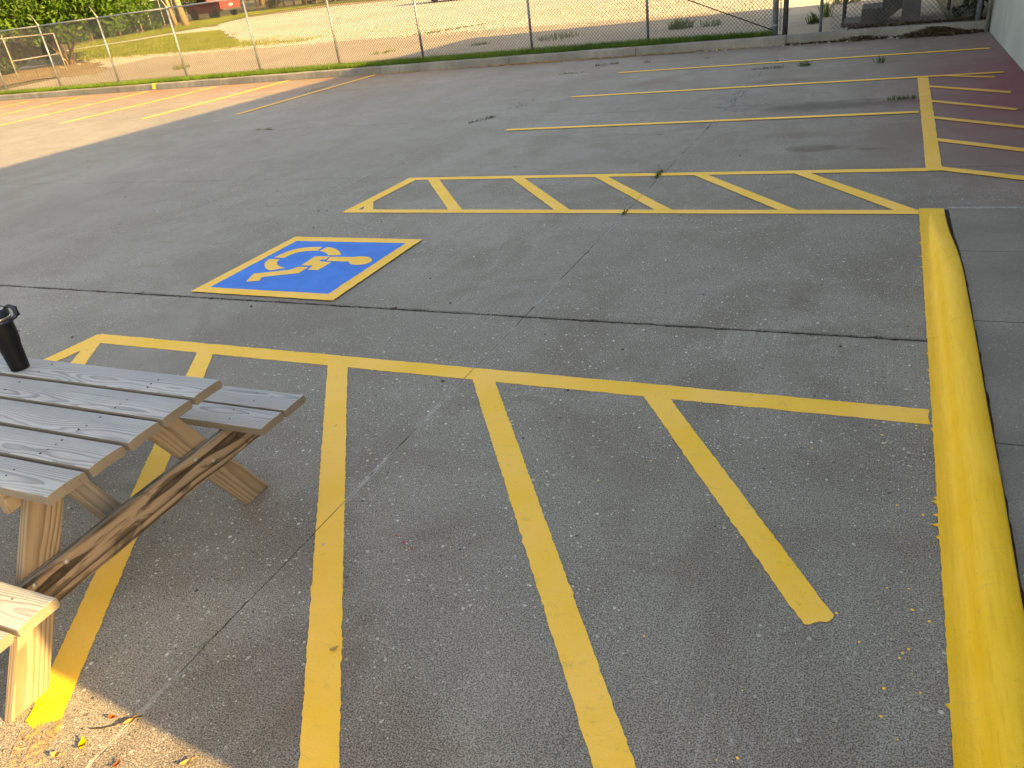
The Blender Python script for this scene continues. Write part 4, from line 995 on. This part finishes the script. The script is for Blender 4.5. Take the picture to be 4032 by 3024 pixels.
# ------------------------------------------------------------------ trees and thicket
def tree(name, label, base, trunks, clumps, n, size, mat, cat='tree', group=None, seed=1, bark='bark', core=None):
    x, y = base; z = zt(x, y)
    t_ = thing(name, label, cat, (x, y, z), group)
    for tr in trunks:
        pts_, rad_ = tr; b = MB(); b.tube([(x + a, y + b_, z + c_) for a, b_, c_ in pts_], rad_, 7); rel(b.out('trunk' if cat == 'tree' else 'stem', M[bark], t_, smooth=True), t_)
    leaf_cloud('crown' if cat == 'tree' else 'leaves', [(x + a, y + b_, z + c_, r_) for a, b_, c_, r_ in clumps], n, size, M[mat], t_, seed)
    return t_
PR = (.63, .78); PB = (-.78, .63)          # across the view and away, in plan
def pl(a, d): return (PR[0] * a + PB[0] * d, PR[1] * a + PB[1] * d)
rs = random.Random(3)
cl = []
for _ in range(84):
    a = rs.uniform(-7, 4.6); d = rs.uniform(-1.6, 3.0); zc = rs.uniform(1.75, 6.8)
    if a > 2.2 and zc < 2.6: zc += 1.2
    q = pl(a, d); cl.append((q[0], q[1], zc + max(0, (-a - 3) * .05), rs.uniform(.65, 1.25)))
for _ in range(34):
    q = pl(rs.uniform(-7, 3.2), rs.uniform(-2.6, -1.0)); cl.append((q[0], q[1], rs.uniform(1.5, 3.4), rs.uniform(.5, .85)))
stems = []
for i in range(11):
    a = rs.uniform(-.8, .8); q0 = pl(rs.uniform(-.25, .25), rs.uniform(-.2, .2)); q1 = pl(a * 1.2, rs.uniform(-.5, .8)); q2 = pl(a * 2.2, rs.uniform(-.6, 1.5))
    stems.append(([(q0[0], q0[1], -.1), (q1[0], q1[1], rs.uniform(.9, 1.5)), (q2[0], q2[1], rs.uniform(2.4, 4))], [.045, .032, .015]))
tree('tree', 'big sunlit leafy tree with pale multi-stem base at upper left', (-34.9, 28.1), stems, cl, 46000, .12, 'leaf', seed=4, bark='stem')
cl = [(*pl(rs.uniform(-4.5, 1.5), rs.uniform(-.5, 1.5)), rs.uniform(.3, 1.7), rs.uniform(.4, .75)) for _ in range(22)]
tree('bush', 'dark tangled bushes in the shade behind the small pipe frame', (-36.0, 26.3), [([(*pl(a, 0), -.1), (*pl(a * 1.1, .3), 1.4)], [.035, .015]) for a in (-3, -1.5, -.2)], cl, 12000, .11, 'leaf_dark', 'bush', 'bushes beyond the fence', 6)
cl = [(*pl(rs.uniform(-3.2, 2.6), rs.uniform(-.8, 1.2)), rs.uniform(.4, 3.4), rs.uniform(.7, 1.2)) for _ in range(24)]
tree('bush', 'tall green hedge between the big tree and the screened fence', (-52.6, 47.4), [([(*pl(a, 0), -.1), (*pl(a, .2), 2)], [.06, .02]) for a in (-2, 0, 1.6)], cl, 9000, .14, 'leaf', 'bush', 'bushes beyond the fence', 7)
for i, (x, y, r_, lab) in enumerate(((-52.0, 52.6, .17, 'slender bare trunk left of the thicker one beyond the fence'), (-49.6, 51.2, .26, 'thick leaning bare trunk left of the red pickup'))):
    cl = [(rs.uniform(-2.6, 2.6), rs.uniform(-2.6, 2.6), rs.uniform(6.2, 9.5), rs.uniform(.9, 1.5)) for _ in range(14)]
    tree('tree', lab, (x, y), [([(0, 0, -.1), (-.12, -.06, 1.2), (-.35, -.1, 3.2), (-.3, .2, 6.5)], [r_ * 1.25, r_, r_ * .85, r_ * .5]), ([(-.33, -.1, 3.0), (.5, .3, 5.2), (.9, .5, 7.5)], [r_ * .5, r_ * .4, r_ * .2])], cl, 4000, .16, 'leaf', 'tree', 'trees beside the pickup', 8 + i)
for i, (x, y, lab) in enumerate(((-53.4, 66.6, 'scrubby cedar right behind the red pickup'), (-50.4, 66.8, 'scrubby cedar with a leaning pale trunk'), (-47.6, 66.4, 'scrubby cedar in the middle of the thicket'), (-44.6, 66.8, 'last scrubby cedar of the thicket by the open lawn'))):
    cl = [(rs.uniform(-1.7, 1.7), rs.uniform(-1.2, 1.2), rs.uniform(1.1, 5.0), rs.uniform(.6, 1.1)) for _ in range(16)] + [(rs.uniform(-1.5, 1.5), rs.uniform(.3, 1.4), rs.uniform(.2, 1.2), .6) for _ in range(4)]
    trk = [([(a, -.6, -.1), (a + rs.uniform(-.3, .6), -.5, 1.7), (a, 0, 4)], [.11, .085, .04]) for a in (-1.1, .1, 1.0)]
    tree('tree', lab, (x, y), trk, cl, 4200, .12, 'cedar', 'tree', 'cedars beyond the gravel', 20 + i)
for i, (x, y, lab) in enumerate(((-62, 46, 'dense background tree behind the big tree at far left'), (-64, 56, 'dense background tree above the screened fence'), (-64, 66, 'dense background tree behind the two trunks'), (-62, 76, 'dense background tree above the red pickup'), (-52, 82, 'dense background tree behind the cedars'))):
    cl = [(rs.uniform(-4.5, 4.5), rs.uniform(-4.5, 4.5), rs.uniform(1.5, 10), rs.uniform(1.4, 2.4)) for _ in range(26)]
    tree('tree', lab, (x, y), [([(0, 0, -.1), (.2, .1, 4), (.1, .3, 8)], [.35, .28, .12])], cl, 7000, .28, 'leaf_dark', 'tree', 'background trees', 30 + i)
pts = []
while len(pts) < 3600:
    x, y = random.uniform(-38, -3), random.uniform(23.5, 34)
    if y > 24.2 + min(4.4, max(0, -(x + 1.5) * .26)) - random.random() ** 2 * 2.2 and not inpoly(x, y, [(-37.8, 30.4), (-34.0, 30.2), (-29.4, 29.6), (-26.4, 29.6), (-28.0, 32.0), (-31.5, 35.2), (-38, 35)]): pts.append((x, y, zt(x, y) + .02))
chips('gravel', pts, .02, .06, M['gravel'], 'loose pale gravel spilling onto the old apron', 'gravel', .5)
pts = []
while len(pts) < 5000:
    x = random.uniform(-36.5, -22); y = random.gauss(29.9 - max(0, x + 30) * .02, .55)
    if random.random() < .35: x = random.gauss(-27.2, 1.3); y = random.gauss(30.6, .9)
    pts.append((x, y, zt(x, y) + .02))
tag(blades('grass', pts, .03, .10, .03, M['lawn_blade'], lean=.9), 'thin grass creeping into the gravel round the lawn', 'grass', kind='stuff')
# pipe frame at the left, screened fence
pf = thing('pipe_frame', 'rusty white pipe frame of an old gate at far left', 'gate', (-32.5, 24.6, .28))
PA, PB_ = (-32.62, 23.5), (-32.45, 25.75)
for (x, y), tz in ((PA, 1.98), (PB_, 1.80), ((-32.75, 21.9), 1.98)):
    b = MB(); b.tube([(x, y, .1), (x, y, tz)], .03, 8); rel(b.out('post', M['galv_bright'], pf, smooth=True), pf)
for z0, z1, a, b_ in ((1.90, 1.78, (-32.75, 21.9), PB_), (.98, .98, PA, PB_)):
    b = MB(); b.tube([(*a, z0), (*b_, z1)], .024, 8); rel(b.out('rail', M['galv_bright'], pf, smooth=True), pf)
sf = thing('screened_fence', 'dark screened chain link fence behind the hedge', 'fence', (-57, 56.4, 1.0))
for i in range(5):
    t_ = i / 4; x, y = -54.2 - 5.5 * t_, 50.6 + 11.5 * t_
    b = MB(); b.tube([(x, y, .7), (x, y, zt(x, y) + 2.2)], .03, 8); rel(b.out('post', M['galv'], sf), sf)
    if i < 4:
        x1, y1 = -54.2 - 5.5 * (i + 1) / 4, 50.6 + 11.5 * (i + 1) / 4
        b = MB(); d_ = .012; b.v = []
        n_ = Vector((y1 - y, -(x1 - x), 0)).normalized() * d_
        for (px_, py_) in ((x, y), (x1, y1)):
            for s_ in (-1, 1):
                for z in (zt(px_, py_) + .05, zt(px_, py_) + 2.0): b.v.append((px_ + n_.x * s_, py_ + n_.y * s_, z))
        b.f = [(0, 1, 3, 2), (4, 6, 7, 5), (0, 4, 5, 1), (2, 3, 7, 6), (1, 5, 7, 3), (0, 2, 6, 4)]
        rel(b.out('screen_panel', M['screen'], sf), sf)
        b = MB(); b.tube([(x, y, zt(x, y) + 2.2), (x1, y1, zt(x1, y1) + 2.2)], .022, 6); rel(b.out('top_rail', M['galv'], sf), sf)

# ------------------------------------------------------------------ vehicles
def wheel(parent, x, y, r_, w, s_):
    h_ = bpy.data.objects.new('wheel', None)
    tm = MB(); pr_ = [(r_ * .62, -w / 2), (r_ * .93, -w / 2), (r_, -w * .36), (r_, w * .36), (r_ * .93, w / 2), (r_ * .62, w / 2)]
    tm.lathe(pr_, n=28); ty = tm.out('wheel', M['rubber'], parent, smooth=False); ty.location = (x, y, r_); ty.rotation_euler = (R(90), 0, 0)
    bpy.data.objects.remove(h_)
    rm = MB(); rm.lathe([(r_ * .60, -w * .52), (r_ * .55, -w * .42), (r_ * .2, -w * .46), (r_ * .18, -w * .52)] if s_ < 0 else [(r_ * .60, w * .52), (r_ * .55, w * .42), (r_ * .2, w * .46), (r_ * .18, w * .52)], n=20)
    rm.lathe([(r_ * .14, w * .30 * (1)), (r_ * .14, w * .53)], n=10)
    rm.out('rim', M['rim'], ty)
    for q in range(6):
        a = q * math.pi / 3; sp = MB(); sgn = -1 if s_ < 0 else 1
        c_, d_ = math.cos(a), math.sin(a)
        sp.tube([(c_ * r_ * .15, d_ * r_ * .15, sgn * w * .47), (c_ * r_ * .58, d_ * r_ * .58, sgn * w * .45)], r_ * .06, 4); sp.out('spoke', M['rim'], ty)
def arch(cx, r_, z0, n=9): return [(cx + r_ * math.cos(math.pi * (1 - i / n)), z0 + r_ * math.sin(math.pi * (1 - i / n))) for i in range(n + 1)]
# local x runs from the rear (0) to the front
pk = thing('pickup_truck', 'red pickup truck parked on the grass beyond the fence', 'pickup truck', (-51.0, 58.4, zt(-51.0, 58.4) + .02), None, R(163))
body = [(0.05, .58)] + [(.08, .62)] + [(.62, .55)] + arch(1.15, .48, .50) + [(1.75, .48), (4.1, .48)] + arch(4.75, .48, .50) + [(5.35, .55), (5.55, .62), (5.58, 1.05), (5.45, 1.22), (4.15, 1.30), (2.15, 1.34), (.06, 1.36)]
b = MB(); b.prism(body, -.98, .98); o = b.out('body', M['red_paint'], pk); bevel(o, .04, 3)
b = MB(); b.box(.12, -.80, 1.361, 2.05, .80, 1.372); b.out('bed_cover', M['trim'], pk)
cab = [(2.12, 1.342), (4.20, 1.302), (3.55, 1.90), (2.45, 1.93), (2.25, 1.86)]
b = MB(); b.prism(cab, -.86, .86); o = b.out('cab', M['red_paint'], pk); bevel(o, .05, 3)
for s_ in (-1, 1):
    for gpts in ([(2.42, 1.38), (3.08, 1.38), (3.08, 1.82), (2.46, 1.83)], [(3.16, 1.38), (3.98, 1.36), (3.52, 1.81), (3.16, 1.82)]):
        b = MB(); b.prism(gpts, s_ * .862, s_ * .872); b.out('side_window', M['glass'], pk)
    b = MB(); b.prism([(.0, .92), (.22, .92), (.22, 1.33), (.0, 1.33)], s_ * .83, s_ * .985); b.out('tail_light', M['red_lamp'], pk)
    b = MB(); b.box(3.78, s_ * 1.0 - .09, 1.32, 3.92, s_ * 1.0 + .09, 1.52); b.out('mirror', M['trim'], pk)
    for cx in (1.15, 4.75): wheel(pk, cx, s_ * .88, .42, .27, s_)
b = MB(); b.box(-.03, -.80, .70, .046, .80, 1.31); o = b.out('tailgate', M['red_paint'], pk); bevel(o, .02); 
b = MB(); b.box(-.04, -.22, 1.05, -.032, .22, 1.10); b.out('tailgate_handle', M['trim'], pk)
b = MB(); b.box(-.042, -.16, .86, -.034, .16, 1.0); b.out('licence_plate', M['plate'], pk)
b = MB(); b.box(-.16, -.94, .50, .05, .94, .68); o = b.out('bumper', M['trim'], pk); bevel(o, .03)
b = MB(); b.prism([(2.20, 1.42), (2.205, 1.42), (2.33, 1.85), (2.325, 1.85)], -.7, .7); b.out('rear_window', M['glass'], pk)

cr = thing('parked_car', 'dark car parked on the gravel at the top edge', 'car', (-26.4, 48.5, zt(-26.4, 48.5) + .02), None, R(-4))
body = [(.05, .40), (.45, .34)] + arch(.95, .38, .34) + [(1.4, .27), (3.2, .27)] + arch(3.6, .38, .34) + [(4.2, .34), (4.5, .42), (4.52, .72), (4.3, .85), (3.3, .98), (1.0, .98), (.08, .90)]
b = MB(); b.prism(body, -.88, .88); o = b.out('body', M['car_grey'], cr); bevel(o, .05, 3)
b = MB(); b.prism([(.9, .981), (3.35, .981), (2.75, 1.46), (1.45, 1.48)], -.74, .74); o = b.out('cabin', M['car_grey'], cr); bevel(o, .06, 3)
for s_ in (-1, 1):
    b = MB(); b.prism([(1.15, 1.02), (3.1, 1.02), (2.68, 1.40), (1.5, 1.41)], s_ * .742, s_ * .75); b.out('side_window', M['glass'], cr)
    for cx in (.95, 3.6): wheel(cr, cx, s_ * .78, .33, .22, s_)
    b = MB(); b.box(4.49, s_ * .65 - .15, .58, 4.525, s_ * .65 + .15, .72); b.out('headlight', M['plate'], cr)
    b = MB(); b.box(.03, s_ * .65 - .15, .62, .07, s_ * .65 + .15, .80); b.out('tail_light', M['red_lamp'], cr)
